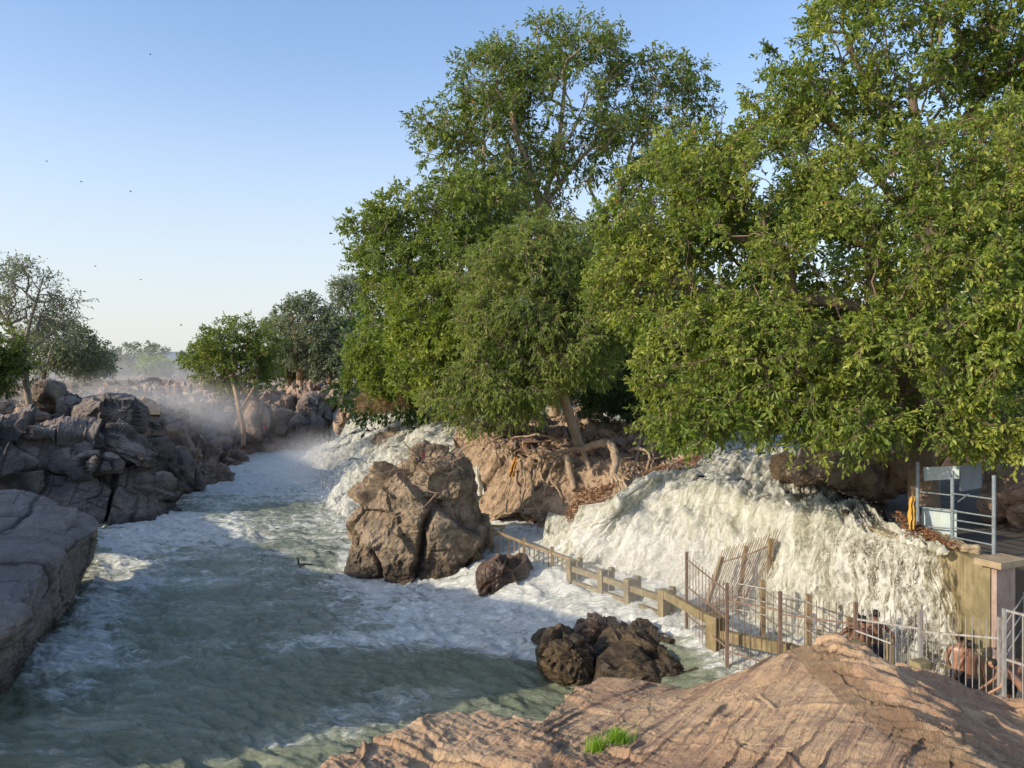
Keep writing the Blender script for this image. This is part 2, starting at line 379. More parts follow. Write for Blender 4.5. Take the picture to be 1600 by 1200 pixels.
def fall_mat(name, thin=False, cream=(.46,.45,.32), warm=.5, dense=0.0):
    t = NT(name)
    cb = t.n('ShaderNodeCombineXYZ'); t.l(t.attr('fs'), cb.inputs[0]); t.l(t.attr('ft'), cb.inputs[1])
    p = t.pos()
    m = t.mapping(cb.outputs[0], sc=(2.2,.38,1)); w = t.n('ShaderNodeVectorMath', operation='ADD')
    nz = t.n('ShaderNodeTexNoise'); t.l(p, nz.inputs[0]); nz.inputs['Scale'].default_value = 1.1; nz.inputs['Detail'].default_value = 3
    s1 = t.n('ShaderNodeVectorMath', operation='SCALE'); t.l(nz.outputs['Color'], s1.inputs[0]); s1.inputs['Scale'].default_value = 1.5
    t.l(m, w.inputs[0]); t.l(s1.outputs[0], w.inputs[1])
    a = t.noise(w.outputs[0], .9, 8, .66, .3); b = t.noise(t.mapping(p, sc=(1,1,.55)), 4.0, 8, .7, .8); c = t.noise(p, .7, 4, .6)
    g = t.noise(p, 15, 5, .7)
    a2 = t.noise(t.mapping(w.outputs[0], sc=(3.6,1.5,1)), 1.0, 7, .68, .3)
    k = t.math('ADD', t.math('ADD', t.math('MULTIPLY', a, .36), t.math('MULTIPLY', a2, .32)), t.math('MULTIPLY', b, .32))
    col = t.mix(t.rng(k, .42, .60), cream, (.84,.83,.76))
    col = t.mix(t.math('MULTIPLY', t.rng(k, .48, .38), t.rng(c, .40, .56, .35, 1)), col, (.17,.175,.115))
    col = t.mix(t.rng(g, .54, .72, 0, .6), col, (.86,.85,.80)); col = t.mix(t.rng(g, .45, .32, 0, .3), col, (.40,.39,.27))
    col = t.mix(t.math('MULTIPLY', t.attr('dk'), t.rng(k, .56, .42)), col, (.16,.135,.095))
    h = t.math('ADD', t.math('MULTIPLY', k, 1.0), t.math('MULTIPLY', g, .35))
    bs = t.bsdf(col, t.rng(k, .4, .6, .35, .75), t.bump(h, .30, .04), .35)
    tr = t.n('ShaderNodeBsdfTranslucent'); t.l(col, tr.inputs[0])
    mx = t.n('ShaderNodeMixShader'); mx.inputs[0].default_value = .40; t.l(bs.outputs[0], mx.inputs[1]); t.l(tr.outputs[0], mx.inputs[2])
    sh = mx.outputs[0]
    if thin:
        st = t.noise(t.mapping(w.outputs[0], sc=(2.0,.8,1)), 1.6, 8, .7, .2)
        hole = t.math('MULTIPLY', t.attr('thin'), 1.0)
        thr = t.math('ADD', .12, t.math('MULTIPLY', hole, .52))
        lo = t.math('SUBTRACT', thr, .05); hi = t.math('ADD', thr, .05)
        ff = t.n('ShaderNodeMapRange', interpolation_type='SMOOTHSTEP'); t.l(t.math('ADD', t.math('MULTIPLY', st, .55), t.math('MULTIPLY', b, .45)), ff.inputs[0]); t.l(lo, ff.inputs[1]); t.l(hi, ff.inputs[2])
        tp = t.n('ShaderNodeBsdfTransparent'); m2 = t.n('ShaderNodeMixShader'); t.l(ff.outputs[0], m2.inputs[0]); t.l(tp.outputs[0], m2.inputs[1]); t.l(sh, m2.inputs[2]); sh = m2.outputs[0]
    return t.done(sh)
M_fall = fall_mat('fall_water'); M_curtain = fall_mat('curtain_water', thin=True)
def veil_mat():
    t = NT('veil_water'); cb = t.n('ShaderNodeCombineXYZ'); t.l(t.attr('fs'), cb.inputs[0]); t.l(t.attr('ft'), cb.inputs[1]); p = t.pos()
    nz = t.n('ShaderNodeTexNoise'); t.l(p, nz.inputs[0]); nz.inputs['Scale'].default_value = 1.3; nz.inputs['Detail'].default_value = 4
    s1 = t.n('ShaderNodeVectorMath', operation='SCALE'); t.l(nz.outputs['Color'], s1.inputs[0]); s1.inputs['Scale'].default_value = 1.2
    w = t.n('ShaderNodeVectorMath', operation='ADD'); t.l(t.mapping(cb.outputs[0], sc=(3.4,.55,1)), w.inputs[0]); t.l(s1.outputs[0], w.inputs[1])
    a = t.noise(w.outputs[0], 1.0, 9, .72, .3); g = t.noise(p, 9, 6, .75, .4)
    k = t.math('ADD', t.math('MULTIPLY', a, .6), t.math('MULTIPLY', g, .4))
    al = t.math('MULTIPLY', t.rng(t.math('ADD', k, t.math('SUBTRACT', t.attr('thin'), .5)), .50, .64), .85)
    d = t.n('ShaderNodeBsdfDiffuse'); d.inputs[0].default_value = (.84,.83,.78,1); tr = t.n('ShaderNodeBsdfTranslucent'); tr.inputs[0].default_value = (.84,.83,.78,1)
    m1 = t.n('ShaderNodeMixShader'); m1.inputs[0].default_value = .4; t.l(d.outputs[0], m1.inputs[1]); t.l(tr.outputs[0], m1.inputs[2])
    tp = t.n('ShaderNodeBsdfTransparent'); m2 = t.n('ShaderNodeMixShader'); t.l(al, m2.inputs[0]); t.l(tp.outputs[0], m2.inputs[1]); t.l(m1.outputs[0], m2.inputs[2])
    return t.done(m2.outputs[0])
M_veil = veil_mat()
M_drop = plain('spray_drop', (.82,.82,.78), (.9,.9,.86), rough=.4, bump=0)

# ------------------------------------------------------------------ the river sheet (with the pool behind the fence)
FL = np.array([(-4,40),(-.8,33.9),(2.2,29.4),(4.9,24.6),(5.7,21.2),(10.9,16.4),(16,12.5)], float)
def side(x, y):
    best = np.full(x.shape, 1e9); sg = np.ones(x.shape)
    for a, b in zip(FL[:-1], FL[1:]):
        d = b-a; L2 = (d**2).sum(); t = np.clip(((x-a[0])*d[0]+(y-a[1])*d[1])/L2, 0, 1)
        qx = x-a[0]-t*d[0]; qy = y-a[1]-t*d[1]; q = np.hypot(qx, qy)
        s = np.sign(d[0]*(y-a[1])-d[1]*(x-a[0])); m = q < best
        best = np.where(m, q, best); sg = np.where(m, s, sg)
    return best*sg
FOAM = [(680,930,190,38,.55),(860,925,110,45,.8),(760,985,150,35,.55),(600,1000,150,22,.32),(830,1010,70,36,.7),(940,970,90,40,.6),
        (560,1125,110,34,.30),(650,1090,80,16,.26),(470,1170,90,26,.22),(200,870,60,60,.34),(160,960,60,70,.30),(80,1020,60,40,.36),(95,1075,60,50,.30),(320,840,130,30,.34),
        (560,830,80,40,.2),(720,1045,140,24,-.5),(860,1080,90,40,-.5),(350,900,140,26,.12),(430,1010,160,14,.14),(250,1020,120,20,.12),(1180,1030,60,30,.6),(552,905,30,9,.35),(650,917,80,10,.4),(785,948,55,10,.35),(850,1068,40,9,.4),(935,1075,14,22,.6),(540,880,12,30,.3),(150,960,26,40,.2),(280,812,60,8,.3)]
def build_river():
    nr, nc = 520, 640
    y = np.geomspace(10.5, 116, nr); u = np.linspace(-280, 1640, nc)
    Y, U = np.meshgrid(y, u, indexing='ij'); X = (U-800)/F*Y; X = X.ravel(); Y = Y.ravel()
    sd = side(X, Y)
    pool = (1.0+.045*np.clip(sd, 0, 12)+.15*sstep(6.5, 9, X))
    Z = pool*sstep(-4.2, .6, sd)*sstep(46, 40, Y)
    Uz, Vz = PX(X, Y, Z)
    fo = .15+.09*sstep(20, 30, Y)+.12*sstep(36, 48, Y)+.46*sstep(48, 64, Y)+.12*fbm(np.stack([X*.12+Y*.05, Y*.22, 0*X], 1), 3, 77)
    for (a, b, ra, rb, s) in FOAM: fo += s*np.exp(-((Uz-a)/ra)**2-((Vz-b)/rb)**2)
    fo = np.maximum(fo, .95*sstep(-1.5, .8, sd)*(Y < 46)); fo += .35*sstep(-5, -1, sd)*sstep(22.5, 25, Y)*(Y < 40)
    fo = np.where(sd > -.6, fo, np.minimum(fo, .74+.10*fbm(np.stack([X, Y*1.6, 0*X], 1)*.5, 3, 79))); fo = np.clip(fo, 0, 1.05)
    c, s_ = math.cos(.45), math.sin(.45)
    q = np.stack([(X*c-Y*s_)*.6, (X*s_+Y*c)*1.15, np.zeros_like(X)], 1)
    amp = .75+.5*fo
    Z += .16*amp*fbm(q*.42, 3, 11)+.15*amp*(ridged(q*1.1+.5*fbm(q*.6, 2, 3)[:,None], 3, 21)-.6)+.045*amp*(ridged(q*2.7+.6*fbm(q*1.7, 2, 34)[:,None], 4, 33)-.7)
    Z += .10*sstep(.5, .95, fo)*(ridged(np.stack([X*.8, Y*1.4, Z], 1)*1.1+.6*fbm(np.stack([X, Y, Z], 1)*.8, 3, 6)[:,None], 4, 5)-.7)
    V = np.stack([X, Y, Z], 1)
    tag(mk('river', V, gridfaces(nr, nc)[:, ::-1], M_water, attrs={'foam': fo}), kind='structure')
build_river()

# ------------------------------------------------------------------ land: far ground, upland banks
def fan(name, mat, ds, us, zf, **k):
    D, U = np.meshgrid(ds, us, indexing='ij'); X = ((U-800)/F*D).ravel(); Y = D.ravel()
    Z = zf(X, Y)
    return tag(mk(name, np.stack([X, Y, Z], 1), gridfaces(len(ds), len(us))[:, ::-1], mat, **k), kind='structure')
def p3(X, Y, s): return np.stack([X*s, Y*s, np.zeros_like(X)], 1)
fan('ground', M_ground, np.geomspace(96, 4500, 150), np.linspace(-900, 2500, 260), lambda X, Y: 6.25+.5*fbm(p3(X, Y, .06), 5, 2)*np.clip(Y/90, 0, 2.0)-1.2*sstep(120, 97, Y))
fan('river_bank', M_bank, np.geomspace(37, 97, 110), np.linspace(905, 2300, 160), lambda X, Y: 5.0+.35*fbm(p3(X, Y, .3), 5, 4)+.3*sstep(60, 97, Y)-5*sstep(41,37,Y))
fan('river_bank', M_bank, np.geomspace(57, 97, 80), np.linspace(690, 912, 90), lambda X, Y: 4.6-3.5*sstep(61,57,Y)+.3*fbm(p3(X, Y, .3), 5, 4)+.4*sstep(60, 97, Y)-3*sstep(-16,-20,X+ (Y-75)*.12))
fan('rocky_upland', M_ground, np.geomspace(56, 98, 90), np.linspace(-900, 250, 150), lambda X, Y: 5.6+.7*fbm(p3(X, Y, .12), 5, 9)+.3*sstep(70, 97, Y))
t = NT('hill_haze_green'); pp = t.pos(); M_hill = t.done(t.bsdf(t.mix(t.rng(t.noise(pp, .006, 6), .4, .6), (.16,.21,.26), (.19,.25,.29)), 1, None, 0).outputs[0])  # bluish tone: distance haze put into the hill colour
def hill(us, vs, d, th):
    n = 120; u = np.linspace(us[0], us[-1], n); v = np.interp(u, us, vs)
    x = (u-800)/F*d; top = H-(v-V0)/F*d+6*noise(np.stack([x*.01, x*0, x*0], 1), 4)
    R = []
    for k, (dy, f) in enumerate([(-th,0),(-th*.6,.35),(-th*.25,.8),(0,1),(th*.5,.7),(th,0)]):
        R.append(np.stack([x, np.full(n, d+dy), np.maximum(0, top*f)+ (4*noise(np.stack([x*.013, x*0+k, x*0], 1), 7) if 0 < f < 1 else 0)], 1))
    tag(mk('hills', np.concatenate(R), gridfaces(6, n)[:, ::-1], M_hill), kind='structure')
hill([-600,-200,0,120,200,262,300,420,560,900,1400], [560,556,566,562,560,549,550,556,553,560,565], 2600, 420)

# ------------------------------------------------------------------ left bank
Rz = rot(.05, .08, .35)
rock_net([[(-500,660,36),(-330,600,44),(-150,620,46),(-40,840,38.5),(60,845,37.2),(115,845,36.2),(153,850,35)],  # far-left points, out of view, raised to keep sun off the river
          [(-500,610,26),(-330,640,33),(-150,700,39),(-40,758,36.5),(60,770,35.5),(115,792,34.5),(153,818,33.6)],
          [(-900,440,18),(-500,690,22),(-200,835,27),(-60,838,28),(20,824,30),(92,822,31.5),(154,823,33)],
          [(-1600,300,11.5),(-900,820,14),(-250,1010,18),(-10,965,20.8),(45,922,23),(86,872,27),(151,832,32.2)],
          [(-1700,1200,11),(-1000,1200,13.5),(-262,1130,17.2),(0,1030,21),(60,975,24.2),(116,905,28.8),(145,866,32.2)],
          [(-1800,1600,10.5),(-1100,1450,13),(-262,1250,16.4),(-6,1100,20.8),(60,1022,24.8),(112,950,29.7),(130,912,33)],
          [(-1800,2100,10.5),(-1100,1700,13),(-262,1400,16.4),(-6,1200,20.8),(60,1110,24.8),(112,1040,29.7),(130,1000,33)]],
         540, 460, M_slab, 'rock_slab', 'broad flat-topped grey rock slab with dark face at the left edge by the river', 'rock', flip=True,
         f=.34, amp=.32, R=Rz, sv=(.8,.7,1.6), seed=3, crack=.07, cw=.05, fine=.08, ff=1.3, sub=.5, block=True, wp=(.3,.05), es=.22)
rock_net([[(-300,600,62),(-150,610,62),(0,640,62),(80,640,62),(150,646,62),(225,672,60),(268,708,57.5),(300,750,56)],
          [(-300,650,42),(-150,660,43),(0,662,45.5),(80,667,47.5),(145,671,48.5),(230,697,50.5),(263,735,50.5),(285,752,50.8)],
          [(-300,690,41),(-150,700,41.6),(0,690,43.6),(80,692,46.4),(150,700,47.5),(228,718,49.5),(264,748,49.9),(287,760,50.3)],
          [(-300,760,40),(-150,760,40.8),(0,748,42.2),(80,745,45.4),(150,745,46.6),(226,752,48.6),(266,762,49.5),(286,775,50)],
          [(-300,860,37),(-150,860,38.8),(0,846,41),(80,838,42.5),(155,824,45),(230,815,46.1),(268,808,47.5),(287,800,49.2)],
          [(-300,980,37),(-150,970,38.8),(0,930,41),(80,900,42.5),(155,880,45),(230,870,46.1),(268,860,47.5),(288,850,49.2)]],
         320, 460, M_cliff, 'cliff', 'dark jointed cliff on the left bank dropping straight into the river', 'cliff', flip=True,
         f=.22, amp=1.3, R=Rz, sv=(1.2,1.0,1.0), seed=14, crack=.16, cw=.05, fine=.10, ff=1.2, sub=.55, block=True)
KB = dict(f=.24, amp=.8, R=rot(.15,.2,.5), sv=(1,1,1.1), crack=.09, cw=.06, fine=.06, ff=1.5, sub=.6, block=True)
LR = [  # outline, depth, half thickness, material, label
 ([(110,655),(118,628),(150,618),(196,619),(226,632),(227,655),(220,676),(190,684),(150,676),(124,668)],52,2.2,M_cliff,'large angular dark block with a bright left facet on top of the left cliff'),
 ([(82,655),(84,628),(97,612),(120,612),(138,625),(140,645),(128,664),(100,667)],53,1.6,M_cliff,'upright cracked grey block beside the largest block of the left cliff'),
 ([(54,640),(55,608),(66,595),(82,592),(98,600),(106,618),(104,640),(80,650)],57,1.9,M_fard,'rounded dark boulder just right of the leaning tree on the left cliff'),
 ([(0,668),(-30,650),(-20,630),(15,626),(22,640),(40,655),(30,668)],50,1.6,M_far,'low brown rock on the cliff at the left edge below the leaning tree'),
 ([(18,660),(24,632),(44,628),(60,636),(82,642),(84,662),(60,668),(35,668)],50.5,1.4,M_far,'pinkish sunlit broken rock at the foot of the leaning tree'),
 ([(66,690),(75,670),(110,662),(160,666),(205,680),(240,700),(250,722),(236,738),(190,722),(150,708),(110,700)],48.6,1.6,M_cliff,'long sloping brown ledge rock across the middle of the left cliff'),
 ([(60,728),(66,704),(95,700),(130,708),(160,704),(186,716),(190,736),(160,742),(110,735)],47,1.2,M_cliff,'flaky reddish ledge below the long brown ledge of the left cliff'),
 ([(230,660),(236,648),(252,652),(254,668),(246,678),(232,676)],55,1.0,M_cliff,'small squared rock at the right end of the left cliff top'),
 ([(226,680),(240,672),(262,688),(264,704),(250,712),(230,700)],55,1.2,M_cliff,'stepped grey rock under the small squared rock at the cliff end'),
 ([(196,752),(206,738),(240,738),(276,746),(285,758),(284,780),(260,786),(220,776)],48.8,1.0,M_cliff,'flat wet ledge rock at the right tip of the left cliff'),
 ([(258,760),(262,720),(276,700),(292,712),(306,735),(318,762),(310,778),(290,786),(270,780)],57,2.0,M_fard,'dark mossy slope rock behind the tip of the left cliff'),
 ([(300,757),(303,744),(318,742),(338,750),(338,757),(320,762)],62,1.2,M_fard,'low dark rock at the waterline beyond the left cliff'),
]
for i, (o, d, T, m, lb) in enumerate(LR):
    outline_rock(o, d, T, 5, m, 'boulder', lb, 'boulder', 'rocks on the left cliff', seed=40+i, **KB)

# ------------------------------------------------------------------ middle distance: rocky slope down to the channel
L4 = [[(200,592,170),(300,592,170),(350,593,170),(400,593,170),(460,594,170),(540,596,170)],
      [(200,606,112),(300,609,110),(350,611,105),(400,610,105),(460,612,105),(540,613,100)],
      [(225,642,76),(300,636,86),(350,634,90),(400,632,92),(450,630,94),(540,636,94)],
      [(262,690,66),(312,676,77),(355,668,83),(400,660,87),(445,663,90),(515,664,92)],
      [(296,757,60.5),(338,748,63.5),(373,722,75),(398,712,81),(445,701,88),(515,700,88)],
      [(296,800,60.5),(338,785,63.5),(373,760,75),(398,745,81),(445,735,88),(515,735,88)]]
VL4 = net(L4, 260, 320); FL4 = gridfaces(260, 320)[:, ::-1]
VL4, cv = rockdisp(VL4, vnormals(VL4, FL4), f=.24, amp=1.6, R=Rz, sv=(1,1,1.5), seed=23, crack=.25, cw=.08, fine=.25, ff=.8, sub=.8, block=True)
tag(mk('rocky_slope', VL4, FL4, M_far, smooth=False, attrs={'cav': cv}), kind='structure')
KF = dict(f=.22, amp=1.2, R=rot(.1,.15,.4), sv=(1.3,1,.8), crack=.18, cw=.07, fine=.10, ff=1.2, sub=.65, block=True)
MR = [
 ([(448,700),(452,668),(455,648),(470,640),(492,644),(506,650),(508,680),(505,700),(480,706)],88,4,M_fard,'dark split rock wall standing in the water left of the far falls'),
 ([(463,650),(466,630),(480,618),(498,626),(512,640),(510,656),(490,660)],92,3,M_fard,'dark rounded boulder on top of the split rock wall'),
 ([(384,668),(388,640),(402,624),(420,640),(424,664),(412,676),(396,676)],84,2.5,M_far,'tan ribbed rock with a sunlit left face beside the lone tree'),
 ([(430,690),(431,655),(442,646),(455,652),(456,680),(448,700),(436,700)],87,2.5,M_far,'tan blocky pillar between the lone tree and the split rock wall'),
 ([(405,630),(418,616),(445,612),(466,620),(462,640),(436,645),(412,642)],94,3.2,M_far,'brown cracked rock above the tan pillar in the middle distance'),
 ([(500,668),(505,630),(520,625),(530,640),(528,672),(518,690),(504,690)],94,3,M_fard,'grey hazy rock in the gap left of the pink rock'),
 ([(527,680),(530,655),(540,632),(552,624),(562,630),(560,645),(550,660),(540,680)],80,2,M_pink,'smooth pink cracked rock at the left end of the large falls'),
 ([(556,640),(560,622),(580,620),(600,628),(606,640),(590,650),(566,652)],80,2,M_far,'brown rubble rock under the bush at the lip of the large falls'),
 ([(352,735),(356,718),(372,708),(388,712),(392,726),(380,738),(362,742)],74,2,M_far,'tan faced rock at the waterline below the lone tree'),
]
for i, (o, d, T, m, lb) in enumerate(MR):
    outline_rock(o, d, T, 5, m, 'boulder', lb, 'boulder', 'boulders by the far channel', seed=70+i, **KF)
# scattered rocks over the slope, the left upland and the far flats: a few rock shapes, copied
proto = []
for k in range(7):
    S, Fc = ico(4); S *= np.array([1.25,1,.72]); V, cv = rockdisp(S, vnormals(S, Fc), f=.9, amp=.75, seed=200+k, crack=.08, fine=.05, sub=.5, R=rot(k,k*.7,k*.3))
    V, _ = V, 0
    proto.append(mk('rock', V, Fc, [M_far, M_fard, M_far][k % 3], smooth=False, attrs={'cav': cv}))
used = set()
def scatter(pt, r, group, lab):
    k = int(rng.integers(7)); o = proto[k]
    if k in used: o = o.copy(); COL.objects.link(o)
    used.add(k)
    o.location = [float(pt[0]), float(pt[1]), float(pt[2]+r*.12)]; o.scale = (r, r*float(rng.uniform(.8,1.2)), r*float(rng.uniform(.7,1.2)))
    o.rotation_euler = (float(rng.uniform(-.35,.35)), float(rng.uniform(-.35,.35)), float(rng.uniform(0,6.28)))
    tag(o, lab, 'rock', group)
sel = rng.permutation(len(VL4)); cnt = 0
for j in sel:
    p = VL4[j]; u, v = PX(*p)
    if cnt >= 150: break
    if p[2] < -.2 or u < 235 or u > 530 or p[1] > 150: continue
    scatter(p, min(1.5, float(rng.lognormal(-.25,.45))), 'rubble on the rocky slope', 'loose brown rock lying among the rubble of the far rocky slope'); cnt += 1
for k in range(70):
    d = float(rng.uniform(66, 96)); u = float(rng.uniform(-20, 250))
    scatter(((u-800)/F*d, d, 5.6), min(1.1, float(rng.lognormal(-.5,.4))), 'rubble behind the left cliff', 'loose rock lying on the flat upland behind the left cliff')
for k in range(70):
    d = float(rng.uniform(100, 175)); u = float(rng.uniform(60, 560))
    scatter(((u-800)/F*d, d, 6.0), min(1.6, float(rng.lognormal(-.1,.4))), 'rocks on the far flats', 'pale distant rock on the flat ground beneath the far trees')

# ------------------------------------------------------------------ falls
def fall(rows, nr, nc, mat, amp, seed, dk=None, thin=None):
    V = net(rows, nr, nc); Fc = gridfaces(nr, nc)[:, ::-1]; G = V.reshape(nr, nc, 3)
    s = np.concatenate([np.zeros((nr,1)), np.cumsum(np.linalg.norm(np.diff(G, axis=1), axis=2), 1)], 1).mean(0, keepdims=True).repeat(nr, 0).ravel()
    tt = np.concatenate([np.zeros((1,nc)), np.cumsum(np.linalg.norm(np.diff(G, axis=0), axis=2), 0)], 0).mean(1, keepdims=True).repeat(nc, 1).ravel()
    N = vnormals(V, Fc)
    w = fbm(V*.6, 3, seed+2)
    q = np.stack([s*1.3+w*.9, tt*.33, w*.3], 1)
    d = amp*(.8*fbm(V*.42, 3, seed+1)+.55*fbm(q*.8, 5, seed)+.22*fbm(np.stack([s*3.2+w*1.5, tt*.6, w], 1), 4, seed+7)+.09*fbm(V*1.6+w[:,None], 5, seed+9)+.025*fbm(V*6.0, 3, seed+4))
    I, J = np.meshgrid(np.linspace(0,1,nr), np.linspace(0,1,nc), indexing='ij'); I = I.ravel(); J = J.ravel()
    V = V+N*(d*sstep(0,.12,I))[:,None]
    A = {'fs': s, 'ft': tt, 'dk': dk(I, J) if dk else np.zeros(len(V)), 'thin': thin(I, J) if thin else np.zeros(len(V))}
    return tag(mk('waterfall', V, Fc, mat, attrs=A), kind='structure'), V, N, I, J
def veil(V, N, nr, nc, off, amp, seed, dens):
    q = V*1.1; V2 = V+N*(off+amp*fbm(V*.9, 4, seed)+.4*amp*fbm(V*3.1, 3, seed+1))[:,None]
    G = V.reshape(nr, nc, 3)
    s = np.concatenate([np.zeros((nr,1)), np.cumsum(np.linalg.norm(np.diff(G, axis=1), axis=2), 1)], 1).mean(0, keepdims=True).repeat(nr, 0).ravel()
    tt = np.concatenate([np.zeros((1,nc)), np.cumsum(np.linalg.norm(np.diff(G, axis=0), axis=2), 0)], 0).mean(1, keepdims=True).repeat(nc, 1).ravel()
    tag(mk('waterfall', V2, gridfaces(nr, nc)[:, ::-1], M_veil, attrs={'fs': s+seed*3.1, 'ft': tt, 'thin': dens}), kind='structure')
_, VF1, NF1, I1, J1 = fall(
    [[(590,642,92),(650,632,86),(720,634,78),(800,640,70),(860,640,64)],
     [(570,655,80),(635,640,74),(700,646,67),(765,660,59),(830,668,52)],
     [(540,682,76.5),(592,670,69),(655,676,61),(722,694,53),(770,720,46)],
     [(492,704,76.5),(532,712,66.5),(592,735,55),(668,750,47.5),(735,780,41)],
     [(452,727,77),(482,765,61),(530,806,48.6),(630,842,41.8),(710,870,38)],
     [(440,735,76),(465,785,59),(510,830,47.4),(600,870,40.5),(700,900,37)]], 330, 330, M_fall, .62, 5)
_, VF2, NF2, I2, J2 = fall(
    [[(1100,690,47),(1140,680,46),(1175,678,46),(1205,676,46),(1230,680,45),(1250,690,43),(1275,712,38),(1300,735,33)],
     [(1035,748,37.5),(1055,728,36),(1118,716,36.5),(1180,712,36),(1232,728,33.5),(1282,760,28.5),(1332,788,25.2),(1385,812,22.4)],
     [(960,792,34),(982,768,32),(1040,748,33),(1112,752,31),(1192,774,27.5),(1290,800,23.8),(1392,834,20.9),(1476,858,19.15)],
     [(922,828,33.6),(945,800,31.2),(1008,782,31.8),(1085,790,29.7),(1172,812,26.6),(1282,828,23.1),(1394,856,20.55),(1478,874,18.95)],
     [(880,858,33.8),(905,836,32),(968,845,30.6),(1050,862,28.6),(1152,884,25.6),(1276,896,22.5),(1390,925,20.1),(1486,945,18.55)],
     [(846,884,34),(862,872,32.4),(930,888,31),(1015,915,28.8),(1132,955,25.4),(1272,985,22.3),(1390,1022,19.8),(1498,1040,18.2)],
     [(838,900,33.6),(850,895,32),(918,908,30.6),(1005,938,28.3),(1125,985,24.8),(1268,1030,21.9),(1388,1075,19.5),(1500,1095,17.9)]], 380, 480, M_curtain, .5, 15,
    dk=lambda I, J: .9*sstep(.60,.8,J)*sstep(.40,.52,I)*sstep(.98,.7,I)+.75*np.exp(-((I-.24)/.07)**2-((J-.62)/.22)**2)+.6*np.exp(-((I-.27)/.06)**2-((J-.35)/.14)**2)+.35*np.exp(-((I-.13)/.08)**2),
    thin=lambda I, J: (.60*sstep(.58,.80,J)+.16*sstep(.9,1.0,J))*sstep(.36,.48,I))
for k in range(2):
    veil(VF1, NF1, 330, 330, .16+.16*k, .22, 50+k, .44-.10*k+.22*sstep(.4,.9,I1)*(1-.5*J1))
    veil(VF2, NF2, 380, 480, .07+.09*k, .13, 60+k, (.45-.08*k+.22*sstep(.4,.7,I2)*(1-J2))*sstep(.995,.93,J2))
# the small falls: film between pink rock and split wall, trickles on the root bank
for rows, seed in (([[(505,622,104),(530,622,100),(560,630,96)],[(507,635,97),(524,632,96),(545,640,92)],[(508,655,94),(522,655,92),(536,662,88)],[(510,690,92),(522,690,90),(532,695,86)]], 31),
                   ([[(545,640,81),(565,640,80),(585,646,79)],[(540,656,79),(556,655,78.5),(572,660,78)],[(530,690,77.5),(548,690,77),(566,690,76.5)]], 32),
                   ([[(745,672,47),(772,676,46),(800,672,46)],[(735,700,44),(752,704,43),(768,700,43)],[(728,724,42),(742,732,41),(752,730,41)],[(735,770,41),(746,775,40),(756,770,40)]], 33),
                   ([[(858,800,35.8),(880,806,35),(905,800,34.5)],[(850,822,34.8),(874,828,34),(900,826,33.4)],[(846,850,34),(870,860,33),(898,858,32.4)]], 34),
                   ([[(905,790,33.6),(935,786,33),(960,780,32.4)],[(890,830,32.6),(920,832,32),(948,826,31.6)],[(870,875,31.8),(900,880,31),(930,880,30.4)]], 35),
                   ([[(395,601,118),(420,598,118),(452,598,118)],[(398,609,112),(422,606,112),(450,604,112)],[(404,617,104),(424,614,104),(440,611,104)]], 36)):
    fall(rows, 90, 60, M_curtain, .28, seed, thin=lambda I, J: .25+.3*np.abs(J-.5)*2)
# upper stream between the trees behind the falls
def ups(name, rows, seed):
    V = net(rows, 120, 120); Fc = gridfaces(120, 120)[:, ::-1]
    V[:,2] += .22*fbm(V*.8, 4, seed)
    tag(mk(name, V, Fc, M_water, attrs={'foam': .55+.35*fbm(V*.3, 3, seed)}), kind='structure')
ups('upper_stream', [[(600,628,118),(760,628,112),(1010,625,105)],[(620,634,95),(770,634,88),(1010,638,78)],[(650,640,82),(800,648,68),(980,660,56)]], 3)
ups('upper_stream', [[(1180,640,75),(1225,640,75),(1260,640,75)],[(1165,662,55),(1212,660,55),(1255,662,55)],[(1140,684,44),(1190,682,44),(1245,688,42)]], 4)
# spray
def spray(name, V, N, w, n, size, reach, seed):
    r = np.random.default_rng(seed); idx = r.choice(len(V), n, p=w/w.sum())
    c = V[idx]+N[idx]*r.exponential(reach, n)[:,None]+r.normal(0, .12, (n,3)); c[:,2] += r.exponential(reach*.5, n)
    o = np.array([[1,0,0],[-1,0,0],[0,1,0],[0,-1,0],[0,0,1.5],[0,0,-1.5]]); f = np.array([[0,2,4],[2,1,4],[1,3,4],[3,0,4],[2,0,5],[1,2,5],[3,1,5],[0,3,5]])
    s = r.lognormal(math.log(size), .45, n)
    VV = (c[:,None,:]+o[None]*s[:,None,None]).reshape(-1,3); FF = (f[None]+(np.arange(n)*6)[:,None,None]).reshape(-1,3)
    tag(mk('spray', VV, FF, M_drop), 'white drops of spray flying off '+name, 'spray', kind='stuff')
spray('the large far falls', VF1, NF1, (.15+sstep(.35,.9,I1))*(1.2-J1), 16000, .013, .35, 1)
spray('the wide near falls', VF2, NF2, (.15+sstep(.3,.6,I2))*(.5+sstep(.5,.9,J2))*sstep(.97,.9,J2)*(I2 < .9), 30000, .0052, .07, 2)
